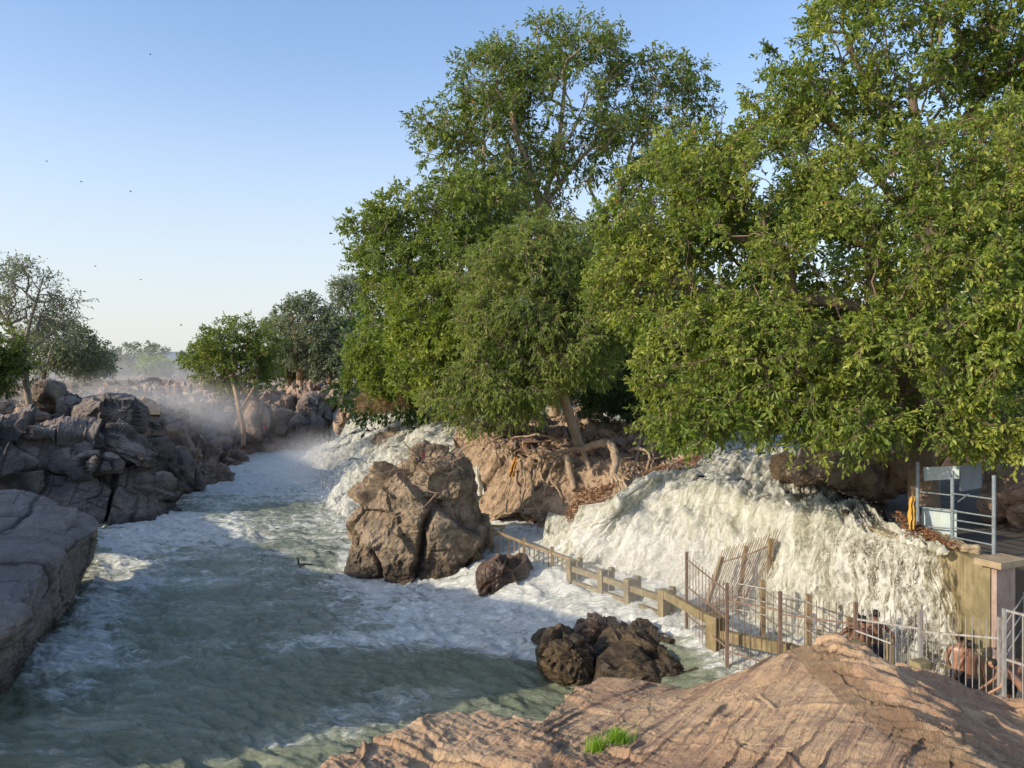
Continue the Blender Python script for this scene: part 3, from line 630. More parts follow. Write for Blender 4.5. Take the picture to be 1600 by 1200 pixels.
# ------------------------------------------------------------------ centre boulders
outline_rock([(536,885),(533,850),(545,800),(553,775),(577,757),(590,728),(605,712),(640,701),(690,698),(712,710),(738,728),(752,758),(752,790),(765,825),(757,862),(735,890),(690,912),(600,910),(555,905)],34.4,2.0,7,M_boulder,
   'boulder','huge grey brown boulder standing in the river with driftwood on its crown','boulder', boxy=.75, smooth=False, f=.26, amp=.95, R=rot(.3,.7,.4), sv=(1,1,1.0), seed=33, crack=.08, cw=.035, fine=.13, ff=1.2, sub=.45, wp=(.30,.07), es=.07, grow=1.02)
outline_rock([(746,925),(744,905),(750,880),(765,871),(800,868),(822,868),(832,885),(834,912),(826,935),(800,948),(765,945)],30.6,1.1,6,M_brown,
   'boulder','small wet reddish boulder with a hollow in it right of the huge boulder','boulder', boxy=.65, f=.5, amp=.45, R=rot(.5,.2,.4), seed=31, crack=.05, fine=.05, ff=1.6, sub=.4, wp=(.25,.06), es=.07, grow=1.04)
KW = dict(f=.8, amp=.22, R=rot(.25,.35,.6), sv=(1,1,1.6), crack=.06, cw=.06, fine=.05, ff=2.4, sub=.6, block=True, grow=1.10)
for i, (o, d, T, m, lb) in enumerate([
  ([(846,1035),(850,1000),(862,982),(890,978),(915,990),(930,1010),(928,1040),(905,1068),(870,1062)],22.6,.75,M_wet,'dark wet rock at the left of the low wet outcrop, white trickle beside it'),
  ([(895,970),(900,958),(915,950),(945,955),(960,965),(955,985),(925,992),(900,985)],24.6,.6,M_brown,'small brown rock crowning the low wet outcrop'),
  ([(925,1005),(940,985),(985,968),(1030,975),(1060,990),(1075,1010),(1060,1030),(1000,1030),(950,1025)],23.6,1.2,M_wet,'flat mossy brown top of the low wet outcrop'),
  ([(930,1062),(940,1020),(970,1005),(1020,1012),(1060,1015),(1095,1030),(1112,1048),(1105,1070),(1050,1085),(980,1085)],22.2,1.1,M_wet,'long dark wet rock nearest the foreground ridge with water running off its right'),
  ([(832,985),(840,977),(866,976),(874,984),(858,994),(838,993)],24.5,.4,M_wet,'low black rock barely awash left of the wet outcrop'),
  ([(1070,1030),(1085,1010),(1105,1005),(1120,1015),(1112,1040),(1085,1045)],22.6,.5,M_wet,'dark wet stone at the foot of the square concrete post')]):
    o = [(u, 1088-(1088-v)*.86) for u, v in o]
    outline_rock(o, d, T, 5, m, 'boulder', lb, 'boulder', 'low wet outcrop below the fence', seed=110+i, **KW)
for i, (o, d, T, m, lb) in enumerate([
  ([(578,690),(600,676),(635,671),(655,682),(640,700),(600,706)],64.5,1.6,M_boulder,'grey rock with water running over it in the middle of the large falls'),
  ([(1212,745),(1216,722),(1240,708),(1262,712),(1270,740),(1250,760),(1225,762)],30,1.6,M_wet,'black wet rock splitting the stream above the wide falls'),
  ([(1245,745),(1262,705),(1300,690),(1350,688),(1378,700),(1380,740),(1378,780),(1345,784),(1300,770),(1262,768)],27,2.0,M_shade,'large brown rock under the overhanging branches right of the stream'),
  ([(1372,735),(1382,700),(1412,688),(1436,700),(1440,745),(1425,770),(1395,775)],25.5,1.6,M_shade,'pinkish brown rock beside the tree trunk above the wide falls'),
  ([(1100,716),(1092,690),(1050,668),(1000,672),(990,700),(1030,728),(1075,730)],44,2.5,M_shade,'dark shaded rock under the trees behind the root bank'),
  ([(1560,800),(1562,758),(1582,738),(1640,730),(1660,790),(1620,815)],23,1.5,M_far,'pinkish rock at the right edge behind the blue railing')]):
    outline_rock(o, d, T, 5, m, 'boulder', lb, 'boulder', seed=130+i, f=.4, amp=.5, R=rot(.3,.2,.5), crack=.07, fine=.08, ff=1.6, sub=.45)

# ------------------------------------------------------------------ the root bank between the two falls
rock_net([[(715,655,56),(800,648,54),(880,645,52),(960,650,50),(1040,672,48),(1110,705,45)],
          [(708,690,46),(770,676,44.5),(840,684,43),(910,690,41.5),(990,698,39),(1075,722,37.6)],
          [(722,704,43),(772,702,41.4),(840,706,40),(908,716,38.5),(975,724,37),(1050,738,36)],
          [(742,745,41),(782,735,39.8),(842,740,38.2),(902,758,36.6),(955,762,35.4),(1018,752,34.6)],
          [(750,790,40),(784,785,38.6),(850,785,37),(896,796,35.2),(938,790,34),(985,786,33.2)],
          [(755,826,39.5),(790,812,38.4),(850,814,36.9),(886,818,35.2),(912,816,34),(955,818,32.8)],
          [(755,835,40.5),(790,824,40),(850,826,38.6),(880,830,37),(905,830,35.5),(945,835,34)],
          [(755,890,40.5),(790,880,40),(850,880,38.6),(880,880,37),(905,880,35.5),(945,880,34)]],
         330, 420, M_tan, 'rock_bank', 'tan sunlit rock face laced with tree roots between the two waterfalls', 'rock', flip=True,
         f=.34, amp=.6, R=rot(.2,.6,.2), sv=(1.6,1,.55), seed=17, crack=.14, cw=.04, fine=.14, ff=1.3, sub=.45)
for i in range(95):
    u = float(rng.uniform(760,1085)); v = float(680+.12*(u-760)+rng.uniform(-16,26)); d = float(np.interp(u,[760,1085],[43.5,37.6])-(v-690)*.03)
    p = P(u, v, d); scatter(p, min(.8, float(rng.lognormal(-1.05,.5))), 'rubble on the root bank', 'loose broken stone among the roots on top of the tan bank')

# ------------------------------------------------------------------ foreground ridge
SIL = np.array([(300,1300,5.6),(400,1260,6.0),(480,1215,6.6),(520,1186,7.0),(560,1165,7.4),(640,1140,7.8),(690,1119,8.2),(760,1113,8.4),(805,1117,8.4),(850,1129,8.2),(880,1092,8.9),(905,1072,9.3),(935,1058,9.6),(985,1062,9.5),(1030,1069,9.4),(1075,1078,9.2),(1140,1058,9.2),(1210,1036,8.8),(1248,1016,8.5),(1275,1005,8.4),(1300,1011,8.7),(1340,1026,9.2),(1400,1045,9.6),(1470,1062,9.8),(1560,1092,9.3),(1650,1105,9),(1760,1110,9)], float)
CT = [P(*q) for q in SIL]+[P(1335,1050,7.7),P(1390,1100,7.0),P(1445,1150,6.4),P(1500,1200,5.8),P(1650,1350,4.7),P(1180,1100,7.6),P(1100,1200,6.6),P(900,1200,6.8),P(700,1200,7.0),P(1200,1130,7.1),P(1000,1130,7.9),P(860,1150,7.7),P(760,1160,7.5),P(600,1230,6.5),P(1600,1150,8),P(1600,1200,7),P(1480,1110,8.3),P(1400,1070,8.9),P(1340,1040,8.9),P(1700,1300,6)]
CT += [np.array(q) for q in ((-2.2,3.5,5.2),(-.8,3.5,5.3),(.6,3.5,5.45),(2,3.5,5.7),(3.6,3.5,6.1),(5.2,3.5,5.6),(-3.5,5,4.7),(-1,2,5.2),(2,2,5.6),(5,2,5.7))]
CT = np.array(CT)
def rbf(ctrl, X, Y, lam=.004):
    A = ctrl[:,:2]; D = np.sqrt(((A[:,None]-A[None])**2).sum(2)+.01); n = len(A)
    M = np.zeros((n+3,n+3)); M[:n,:n] = D+np.eye(n)*lam*-1; M[:n,n] = M[n,:n] = 1; M[:n,n+1:] = A; M[n+1:,:n] = A.T
    w = np.linalg.solve(M, np.concatenate([ctrl[:,2], [0,0,0]]))
    Z = w[n]+w[n+1]*X+w[n+2]*Y
    for k in range(n): Z = Z+w[k]*np.sqrt((X-A[k,0])**2+(Y-A[k,1])**2+.01)
    return Z
def foreground():
    nr, nc = 560, 860
    u = np.linspace(300, 1760, nc); s = np.concatenate([np.linspace(.30,1,430), 1+np.linspace(.006,.42,nr-430)])
    Ss, U = np.meshgrid(s, u, indexing='ij'); de = np.interp(U, SIL[:,0], SIL[:,2])
    D = de*Ss; X = ((U-800)/F*D).ravel(); Y = D.ravel()
    Z = rbf(CT, X, Y); ex = np.clip((Ss-1).ravel(), 0, 1)*de.ravel()
    Z = Z-1.1*np.minimum(ex,.6)-2.6*np.clip(ex-.3, 0, 9)
    V = np.stack([X, Y, Z], 1); Fc = gridfaces(nr, nc)[:, ::-1]; N = vnormals(V, Fc)
    # ridge line side: bedding follows the right-hand dip slope
    ra, rb = P(1275,1005,8.4)[:2], P(1500,1200,5.8)[:2]; rd = (rb-ra)/np.linalg.norm(rb-ra)
    sgn = (X-ra[0])*rd[1]-(Y-ra[1])*rd[0]           # >0 on the left
    along = (X-ra[0])*rd[0]+(Y-ra[1])*rd[1]
    w = fbm(V*.9, 3, 51)
    # left: long grooves running down along the ridge direction ; right: broken flakes
    w0 = fbm(V*.35, 2, 52); c = X*.77-Y*.63+.14*w0+.012*noise(V*4, 53); al = X*.63+Y*.77; cR = X*.41+Y*.91+.16*w0; aR = X*.91-Y*.41
    gl = np.abs(noise(np.stack([c*4.2, al*.16, 0*c], 1), 61)); g2 = np.abs(noise(np.stack([c*10, al*.35, 0*c+5], 1), 62)); gm = sstep(-.15,.25,noise(np.stack([c*2, al*.45, 0*c+9], 1), 63))
    lmask = sstep(-.1,.25,sgn)
    g3 = np.abs(noise(np.stack([c*24+.3*w, al*.8, 0*c+2], 1), 64)); grooves = -(.042*np.exp(-(gl/.020)**2)*gm+.016*np.exp(-(g2/.035)**2)*sstep(-.25,.2,noise(np.stack([c*3, al*.7, 0*c+4], 1), 65))+.006*np.exp(-(g3/.08)**2))*lmask*sstep(4.2,1.8,sgn)
    nd = np.array([.62,.12,.77]); nd /= np.linalg.norm(nd); cc = V @ nd
    lay = (cR*4.5+.35*w+.25*noise(V*3, 55)); st = (lay-np.floor(lay)); st = st-sstep(.72, 1, st)*st; flake = .11*(st-.5)*(1-lmask)
    V2, cav = rockdisp(V, N, f=.7, amp=.09, R=rot(.3,.5,.8), sv=(1.3,.6,1), seed=77, crack=.055, cw=.022, fine=.026, ff=3.0, sub=.9)
    rm = .42+.58*sstep(1.6,.2,X+.15*(Y-7)); rm = np.where(lmask < .5, .9, rm); V2 = V+(V2-V)*rm[:,None]; cav = cav*rm
    fi = .0075*fbm(V*np.array([8,8,8]), 5, 91)*(.6+1.2*(1-lmask))+.012*lmask*fbm(np.stack([c*7, al*.6, 0*c], 1), 5, 93)
    V2 = V2+N*(grooves+flake+fi)[:,None]
    cav = np.clip(cav*.6+(np.exp(-(gl/.022)**2)*gm+.6*np.exp(-(g2/.035)**2)*gm)*lmask*sstep(3.6,1.6,sgn)*.8+(1-lmask)*sstep(.82,1,st)*.5, 0, 1)
    lm = sstep(-.1,.3,sgn)
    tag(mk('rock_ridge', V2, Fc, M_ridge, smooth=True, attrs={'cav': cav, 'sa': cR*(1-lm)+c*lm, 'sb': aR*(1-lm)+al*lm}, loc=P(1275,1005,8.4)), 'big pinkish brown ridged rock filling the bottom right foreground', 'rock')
    return V2
VFG = foreground()
M_grass = leaf_mat('grass_blade', (.16,.30,.02), (.24,.40,.04), (.30,.42,.08), .4)
def tuft(u, v, n, spread, label):
    pu, pv = PX(VFG[:,0], VFG[:,1], VFG[:,2]); near = np.where(np.hypot(pu-u, pv-v) < 7)[0]; X0 = VFG[near[np.argmin(VFG[near,1])]]
    Vs = []; Fs = []
    for k in range(n):
        a = rng.uniform(0,6.28); r = abs(rng.normal(0, spread)); b = X0+np.array([math.cos(a)*r*1.6, math.sin(a)*r, -.02]); l = rng.uniform(.08,.17); ln = rng.normal(0,.05,2); w = .004
        t = rng.uniform(0,3.14); wv = np.array([math.cos(t), math.sin(t), 0])*w
        m = b+np.array([ln[0]*.4, ln[1]*.4, l*.6]); e = b+np.array([ln[0], ln[1], l])
        Vs += [b-wv, b+wv, m+wv*.7, m-wv*.7, e]; q = k*5; Fs.append([q,q+1,q+2,q+3])
    Vs = np.array(Vs); F3 = np.array([[k*5+3,k*5+2,k*5+4] for k in range(n)])
    tag(mk('grass_tuft', Vs, [np.array(Fs), F3], M_grass, smooth=False, attrs={'tint': rng.uniform(0,.95,n*5)}, loc=X0), label, 'grass')
tuft(965,1152,260,.05,'bright green tuft of grass in a crack of the foreground rock, upper of two')
tuft(930,1166,150,.04,'smaller green grass tuft just below and left of the upper one on the foreground rock')
# ------------------------------------------------------------------ trees
B_limb = bark_mat('dark_bark', (.17,.125,.085), (.23,.17,.115), (.08,.055,.04))  # darker brown bark, keeps bare limbs from showing pale
B_tan = bark_mat('tan_bark', (.30,.22,.15), (.38,.29,.20), (.13,.09,.06))
B_grey = bark_mat('grey_bark', (.24,.20,.16), (.33,.27,.21), (.10,.08,.06))
B_red = bark_mat('reddish_bark', (.30,.19,.12), (.36,.25,.16), (.13,.08,.05))
L_bright = leaf_mat('leaf_bright', (.065,.108,.018), (.165,.23,.038), (.36,.385,.07), .42, .38)
L_mid = leaf_mat('leaf_mid', (.075,.122,.026), (.15,.21,.042), (.265,.305,.062), .40, .42)
L_olive = leaf_mat('leaf_olive', (.09,.138,.034), (.17,.228,.052), (.275,.325,.075), .40, .45)
L_yellow = leaf_mat('leaf_yellow_green', (.095,.14,.022), (.195,.25,.04), (.33,.37,.068), .42, .42)
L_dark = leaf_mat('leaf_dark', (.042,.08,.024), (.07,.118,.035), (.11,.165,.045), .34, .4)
L_haze = leaf_mat('leaf_hazy', (.14,.17,.125), (.19,.22,.15), (.24,.265,.175), .38, .6)  # desaturated greens: distance haze put into the leaf colour
L_haze2 = leaf_mat('leaf_far_hazy', (.20,.235,.215), (.24,.27,.24), (.28,.30,.26), .35, .7)  # paler still, more haze in the colour for the farthest trees
def unit(a): return a/(np.linalg.norm(a, axis=-1, keepdims=True)+1e-12)
def leaf_mesh(pos, d, nrm, size, width, quad=False):
    b = np.cross(nrm, d)
    if quad: T = np.array([[0,0,0],[.5,.5,.04],[1,0,-.06],[.5,-.5,.04]]); Fq = [[0,1,2,3]]
    else: T = np.array([[0,0,0],[.32,.42,.05],[.70,.36,.03],[1,0,-.10],[.70,-.36,.03],[.32,-.42,.05]]); Fq = [[0,3,2,1],[0,5,4,3]]
    V = pos[:,None,:]+size[:,None,None]*(T[None,:,0,None]*d[:,None,:]+width*T[None,:,1,None]*b[:,None,:]+T[None,:,2,None]*nrm[:,None,:])
    Fc = (np.array(Fq)[None]+(np.arange(len(pos))*len(T))[:,None,None]).reshape(-1,4)
    return V.reshape(-1,3), Fc
def skeleton(att, nodes, par, bf=.35):
    """connect attractor points to the limb nodes with a balanced spanning tree"""
    nodes = list(map(np.asarray, nodes)); par = list(par); n0 = len(nodes)
    pl = [0.0]*n0
    for i in range(1, n0): pl[i] = pl[par[i]]+np.linalg.norm(nodes[i]-nodes[par[i]])
    n = len(att); best = np.full(n, 1e9); bi = np.zeros(n, int)
    for i in range(n0):
        if i < 2: continue
        c = np.linalg.norm(att-nodes[i], axis=1)+bf*pl[i]; m = c < best; best[m] = c[m]; bi[m] = i
    left = np.ones(n, bool)
    for _ in range(n):
        k = int(np.argmin(np.where(left, best, 1e12))); left[k] = False
        nodes.append(att[k]); par.append(int(bi[k])); pl.append(pl[bi[k]]+np.linalg.norm(att[k]-nodes[bi[k]]))
        i = len(nodes)-1
        c = np.linalg.norm(att-att[k], axis=1)+bf*pl[i]; m = (c < best) & left; best[m] = c[m]; bi[m] = i
    return np.array(nodes), np.array(par)
def tree(name, label, limbs, blobs, n_cl, n_lf, lsize, lmat, bmat, r0, seed, group=None, width=.5, quad=False, shell=.55, gap=None, droop=.35, cl_r=.55, twigs=6, kind_cat='tree', tint0=.0, drape=0.0, twig_mesh=True):
    r = np.random.default_rng(seed)
    nodes = []; par = []
    for li, L in enumerate(limbs):
        W = cat_interp(np.array([P(*q) for q in L]), max(3, len(L)*3)) if len(L) > 2 else np.array([P(*q) for q in L])
        if li: 
            k = int(np.argmin(np.linalg.norm(np.array(nodes)-W[0], axis=1))); prev = k; W = W[1:]
        else: prev = -1
        for w in W: nodes.append(w); par.append(prev); prev = len(nodes)-1
    base = np.array(nodes[0])
    # clump centres
    B = np.array([(b+(1.0,))[:7] if len(b) < 7 else b for b in blobs], float)
    Cn = np.array([P(b[0], b[1], b[2]) for b in B]); Rx = B[:,3]*B[:,2]/F; Rz_ = B[:,4]*B[:,2]/F; Ry = B[:,5]
    vol = B[:,6]*(Rx*Ry*Rz_)**.72; pick = r.choice(len(B), n_cl*3, p=vol/vol.sum())
    dr = unit(r.normal(size=(n_cl*3,3))); rad = r.uniform(0,1,n_cl*3)**(1/3); rad = np.where(r.uniform(size=n_cl*3) < shell, .78+.25*r.uniform(size=n_cl*3), rad)
    A = Cn[pick]+dr*rad[:,None]*np.stack([Rx[pick], Ry[pick], Rz_[pick]], 1)
    A += .25*np.stack([noise(A*.4, seed), noise(A*.4+7, seed+1), noise(A*.4+3, seed+2)], 1)*Rx[pick][:,None]
    if gap:
        g = fbm(A*gap[0], 2, seed+9); A = A[np.argsort(-g)][:int(len(A)*(1-gap[1]))]; A = A[r.permutation(len(A))]
    A = A[:n_cl]; cc = (Cn*vol[:,None]).sum(0)/vol.sum()
    N_, Pa = skeleton(A, nodes, par)
    n = len(N_); nb = len(nodes); cnt = np.zeros(n)
    area = np.zeros(n); kids = [[] for _ in range(n)]
    for i in range(n):
        if Pa[i] >= 0: kids[Pa[i]].append(i)
    order = []; st = [0]
    while st:
        i = st.pop(); order.append(i); st += kids[i]
    for i in reversed(order): area[i] = (sum(area[k] for k in kids[i]) if kids[i] else 0)+(1.0 if i >= nb else 0)
    rad = (np.maximum(area, .7)/max(area[0], 1))**.46*r0
    root = thing(name, label, kind_cat, base, group)
    tb = MB(); bb = MB()
    for i in range(1, n):
        p = Pa[i]; a, b = N_[p], N_[i]; L = np.linalg.norm(b-a)
        if L < 1e-4: continue
        ra = min(rad[p], rad[i]*1.35) if i >= nb else rad[p]; rb = rad[i]*(.45 if not kids[i] else 1)
        if i < nb: tb.tube([a, b], [ra, rb], 10, cap=False)
        else:
            ra = max(ra, .006); rb = max(rb, .005)
            j = r.normal(0, .06*L, (2,3)); j[:,2] += .05*L
            pts = np.array([a, a+(b-a)*.35+j[0], a+(b-a)*.7+j[1], b]); bb.tube(pts, np.linspace(ra, rb, 4), 4 if ra < .05 else 6, cap=False)
    # leaves along twigs of each clump
    m = len(A)*twigs; ci = np.repeat(np.arange(len(A)), twigs)
    out = unit(A-cc)*.75+np.array([-.25,-.35,.25]); td = unit(unit(r.normal(size=(m,3)))+out[ci]*.75+np.array([0,0,-drape]))
    tl = cl_r*r.uniform(.55,1.25,m); k = max(2, n_lf//twigs); ti = np.repeat(np.arange(m), k); s = np.tile(((np.arange(k)+.8)/k)**.55, m)+r.uniform(-.08,.08,m*k)
    sag = np.zeros((m*k,3)); sag[:,2] = -(s**2)*(.12+drape*.6)*tl[ti]
    pos = A[ci[ti]]+td[ti]*(s*tl[ti])[:,None]+sag+r.normal(0,.02,(m*k,3))
    rd = unit(r.normal(size=(m*k,3))); ld = unit(td[ti]*.75+rd*.85+np.array([0,0,-droop]))
    nn = unit(np.array([-.22,-.15,.62])+r.normal(0,.62,(m*k,3))); nn = unit(nn-(nn*ld).sum(1,keepdims=True)*ld)
    size = lsize*r.uniform(.65,1.3,m*k)
    V, Fc = leaf_mesh(pos, ld, nn, size, width, quad)
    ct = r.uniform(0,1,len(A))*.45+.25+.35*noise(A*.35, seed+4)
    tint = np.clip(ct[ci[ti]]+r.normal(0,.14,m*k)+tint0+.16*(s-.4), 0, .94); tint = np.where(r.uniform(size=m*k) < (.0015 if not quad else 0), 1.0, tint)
    nf = len(Fc)//len(pos)
    if twig_mesh:
        for q in range(m):
            a = A[ci[q]]; e = a+td[q]*tl[q]; mid = a+td[q]*tl[q]*.5
            e[2] -= (.12+drape*.6)*tl[q]; mid[2] -= (.03+drape*.15)*tl[q]
            bb.tube([a, mid, e], [.010,.007,.004], 3, cap=False)
    tb.build('trunk', bmat, root, smooth=True)
    if bb.n: bb.build('branches' if False else 'limb', bmat, root, smooth=True)
    part('crown', V, Fc, lmat, root, smooth=False, attrs={'tint': np.repeat(tint, nf)})
    return root
# --- the giant tree at the right
tree('broadleaf_tree', 'enormous bright leafy tree at the right overhanging the wide falls and blue railing',
  [[(1446,800,21.6),(1441,740,22.2),(1436,680,22.6),(1418,590,23),(1398,500,23.6),(1380,400,24.4),(1350,300,25)],
   [(1418,590,23),(1340,560,22.6),(1240,580,22.4),(1150,600,22.6)],[(1398,500,23.6),(1290,470,24),(1160,470,25),(1040,440,26)],
   [(1398,500,23.6),(1470,420,22.6),(1540,350,22.4)],[(1380,400,24.4),(1250,340,25.4),(1120,310,26.2)],[(1436,680,22.6),(1500,640,21),(1560,600,20)]],
  [(1050,330,26.5,105,88,3.2),(1000,440,26.5,78,80,2.8),(1150,290,26.5,120,85,3.4),(1085,245,27,85,42,2.4,.9),(1180,420,24.5,140,110,3.8),(1100,560,23.5,95,85,2.8,1.1),(1065,655,23.5,66,44,1.6,.9),(1230,560,22.5,140,100,3.2,1.1),
   (1150,640,22,95,40,1.8,1.1),(1330,420,23.5,160,120,3.6),(1400,300,24.5,150,80,3.5),(1540,270,23.5,120,85,3.6),(1500,430,21.5,140,120,3.6),(1400,570,21,150,105,3.2,1.1),(1550,590,20,110,110,2.8,1.1),
   (1340,650,20.6,100,44,1.8,1.2),(1480,658,20.2,120,40,1.8,1.2),(1590,665,19.6,60,44,1.5),(1610,420,22,60,140,3),(1600,250,24,60,100,3),(1320,718,20.3,46,16,.6,.45),(1262,690,21,30,20,.7,.35),(1080,668,23,56,22,1.2,.8)],
  2700, 74, .142, L_bright, B_limb, .40, 1, width=.5, shell=.6, cl_r=.58, twigs=7, tint0=.04, gap=(.55,.36))
tree('broadleaf_tree', 'taller loose crowned tree behind the enormous tree, cut by the top right corner',
  [[(1485,640,31),(1470,500,31),(1455,380,31),(1440,250,31),(1420,120,31)],[(1455,380,31),(1330,230,30.5),(1260,150,30)],[(1440,250,31),(1540,150,31),(1600,60,31)],[(1440,250,31),(1350,120,30.6),(1320,50,30)]],
  [(1310,95,30,95,62,3),(1330,30,30,60,55,3),(1430,45,30,110,60,3.5),(1550,55,30,100,80,3.5),(1245,160,29.5,85,50,2.4),(1215,200,29,60,36,2,.7),(1390,160,30,120,60,3.5),(1560,180,30,90,70,3.5),(1450,240,30,120,60,3,.8),(1620,120,30,60,120,3)],
  900, 56, .18, L_bright, B_limb, .34, 2, width=.5, shell=.5, gap=(.35,.40), cl_r=.66, tint0=-.06)
# --- tall airy tree
tree('tall_tree', 'tallest tree in the middle, airy dark crown with pale forking branches against the sky',
  [[(866,650,52),(862,560,52),(852,450,52),(845,330,52)],[(845,330,52),(826,260,51.6),(806,210,51.5),(800,170,51)],[(845,330,52),(870,240,52),(880,160,52),(885,90,52)],[(845,330,52),(900,255,53),(945,215,53),(1000,180,54)],
   [(826,260,51.6),(760,245,50.5),(700,230,50)],[(862,560,52),(900,430,53),(930,360,54),(960,310,54)],[(930,360,54),(1000,260,55),(1050,200,55)]],
  [(880,85,52,108,58,4.2,1),(758,148,51,92,62,4,1),(985,140,53,95,58,4,.9),(1055,158,55,58,56,3,1),(700,196,50,62,34,3,.7),(722,240,50,70,32,3,.6),(850,190,52,165,66,4.6,1.3),(980,230,53,105,58,4,.7),(890,290,53,120,50,4,.5),(955,380,54,90,60,4,.7),(1000,320,55,60,60,4,.6),(760,285,49,80,36,3.4,.7),(820,300,51,60,40,3,.5)],
  1150, 46, .28, L_mid, B_tan, .44, 3, width=.42, shell=.4, gap=(.24,.32), cl_r=.9, droop=.6, tint0=-.06)
# --- the leafy mass in the middle
tree('broadleaf_tree', 'wide spreading tree with a long branch reaching left into the sky',
  [[(728,650,47),(722,560,46),(712,470,46),(700,400,46)],[(712,470,46),(650,420,46),(590,370,46.5),(545,345,47)],[(700,400,46),(720,340,45.5),(735,300,45)],[(712,470,46),(650,490,46),(600,490,46)]],
  [(585,352,47,50,24,2.2,.8),(640,350,46,70,45,2.6),(700,330,45.5,100,52,4,1.2),(760,320,45,60,40,3,.8),(620,415,46,66,42,3,1),(575,400,47,34,18,1.8,.6),(720,420,44.5,100,70,4,1.2),(610,480,46,52,50,3),(660,470,45,60,60,3)],
  760, 54, .25, L_mid, B_grey, .36, 4, width=.45, shell=.55, gap=(.3,.2), cl_r=.75, tint0=.06)
tree('broadleaf_tree', 'rounded yellow green tree leaning over the lip of the large far falls',
  [[(735,648,42),(722,600,41.5),(705,550,41.4),(690,510,41.4)],[(705,550,41.4),(660,590,41),(640,600,41)]],
  [(690,490,41,66,50,2.6),(655,550,41,42,56,2.2),(700,570,40,70,52,2.8),(660,592,40.5,46,24,1.8),(740,540,40,60,60,2.6),(640,520,42,30,40,1.6,.7)],
  560, 60, .20, L_yellow, B_grey, .22, 5, width=.5, shell=.65, cl_r=.6, tint0=.02)
tree('broadleaf_tree', 'round dark green bushy tree at the far left end of the tree mass',
  [[(592,628,53),(590,600,53),(588,570,53)]], [(575,552,53,34,40,2),(600,570,52,42,44,2.2),(570,590,53,28,24,1.4),(612,600,51.5,30,26,1.5)],
  260, 60, .22, L_yellow, B_grey, .18, 6, width=.5, shell=.65, cl_r=.6, tint0=-.12)
tree('bush', 'low dry reddish bush at the lip of the large far falls',
  [[(600,640,52),(600,630,52),(602,622,52)]], [(596,626,52,38,14,1.6),(618,628,51,22,12,1.2)], 70, 30, .12, leaf_mat('dry_twig_leaf', (.20,.11,.05), (.26,.15,.07), (.22,.16,.06), .2, .6), B_red, .08, 7, width=.4, cl_r=.5, kind_cat='bush')
weep = tree('broadleaf_tree', 'drooping olive green tree with a leaning pale trunk standing on the root bank',
  [[(908,705,38.6),(893,660,38.4),(878,610,38.2),(864,560,38),(858,500,38),(850,440,38)],[(878,610,38.2),(830,640,37.5),(790,632,37),(740,640,36.6)],[(864,560,38),(900,500,38),(930,450,38)],[(864,560,38),(810,520,37.6),(770,500,37.4)]],
  [(850,420,38,80,70,2.8),(800,500,37.4,85,75,3),(870,540,36.8,90,70,2.8),(765,590,36.8,70,46,2),(815,598,36.4,70,40,2),(925,500,38.5,62,80,2.8),(700,622,36.4,44,20,1.2,.6),(690,634,36.2,28,14,.9,.3),(780,640,36.4,70,24,1.3,.8),(900,400,39,56,60,2.4,.8),(840,375,38.5,60,40,2.4,.9),(760,440,38,60,50,2.4,.8)],
  1450, 54, .19, L_olive, B_tan, .24, 8, width=.34, shell=.6, cl_r=.62, droop=.8, drape=.25, tint0=.05)
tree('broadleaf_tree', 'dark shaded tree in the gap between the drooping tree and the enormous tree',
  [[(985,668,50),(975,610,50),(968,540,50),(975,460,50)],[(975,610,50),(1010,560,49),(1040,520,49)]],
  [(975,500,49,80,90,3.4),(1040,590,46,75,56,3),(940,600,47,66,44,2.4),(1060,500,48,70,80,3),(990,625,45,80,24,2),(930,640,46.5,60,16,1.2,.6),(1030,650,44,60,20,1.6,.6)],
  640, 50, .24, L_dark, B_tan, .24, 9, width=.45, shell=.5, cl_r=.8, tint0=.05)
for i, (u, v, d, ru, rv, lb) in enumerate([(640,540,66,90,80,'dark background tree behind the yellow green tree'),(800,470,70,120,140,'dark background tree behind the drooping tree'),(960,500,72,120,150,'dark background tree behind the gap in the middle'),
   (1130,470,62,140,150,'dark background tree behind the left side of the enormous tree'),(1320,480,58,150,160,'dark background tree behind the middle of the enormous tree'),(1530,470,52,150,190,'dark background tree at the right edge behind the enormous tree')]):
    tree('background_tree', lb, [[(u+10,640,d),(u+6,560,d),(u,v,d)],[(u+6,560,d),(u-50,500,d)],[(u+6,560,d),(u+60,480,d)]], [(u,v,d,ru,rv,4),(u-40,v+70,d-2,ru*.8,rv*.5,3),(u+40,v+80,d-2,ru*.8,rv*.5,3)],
         420, 24, .48, L_dark, B_grey, .3, 20+i, width=.5, quad=True, cl_r=1.2, twig_mesh=False)
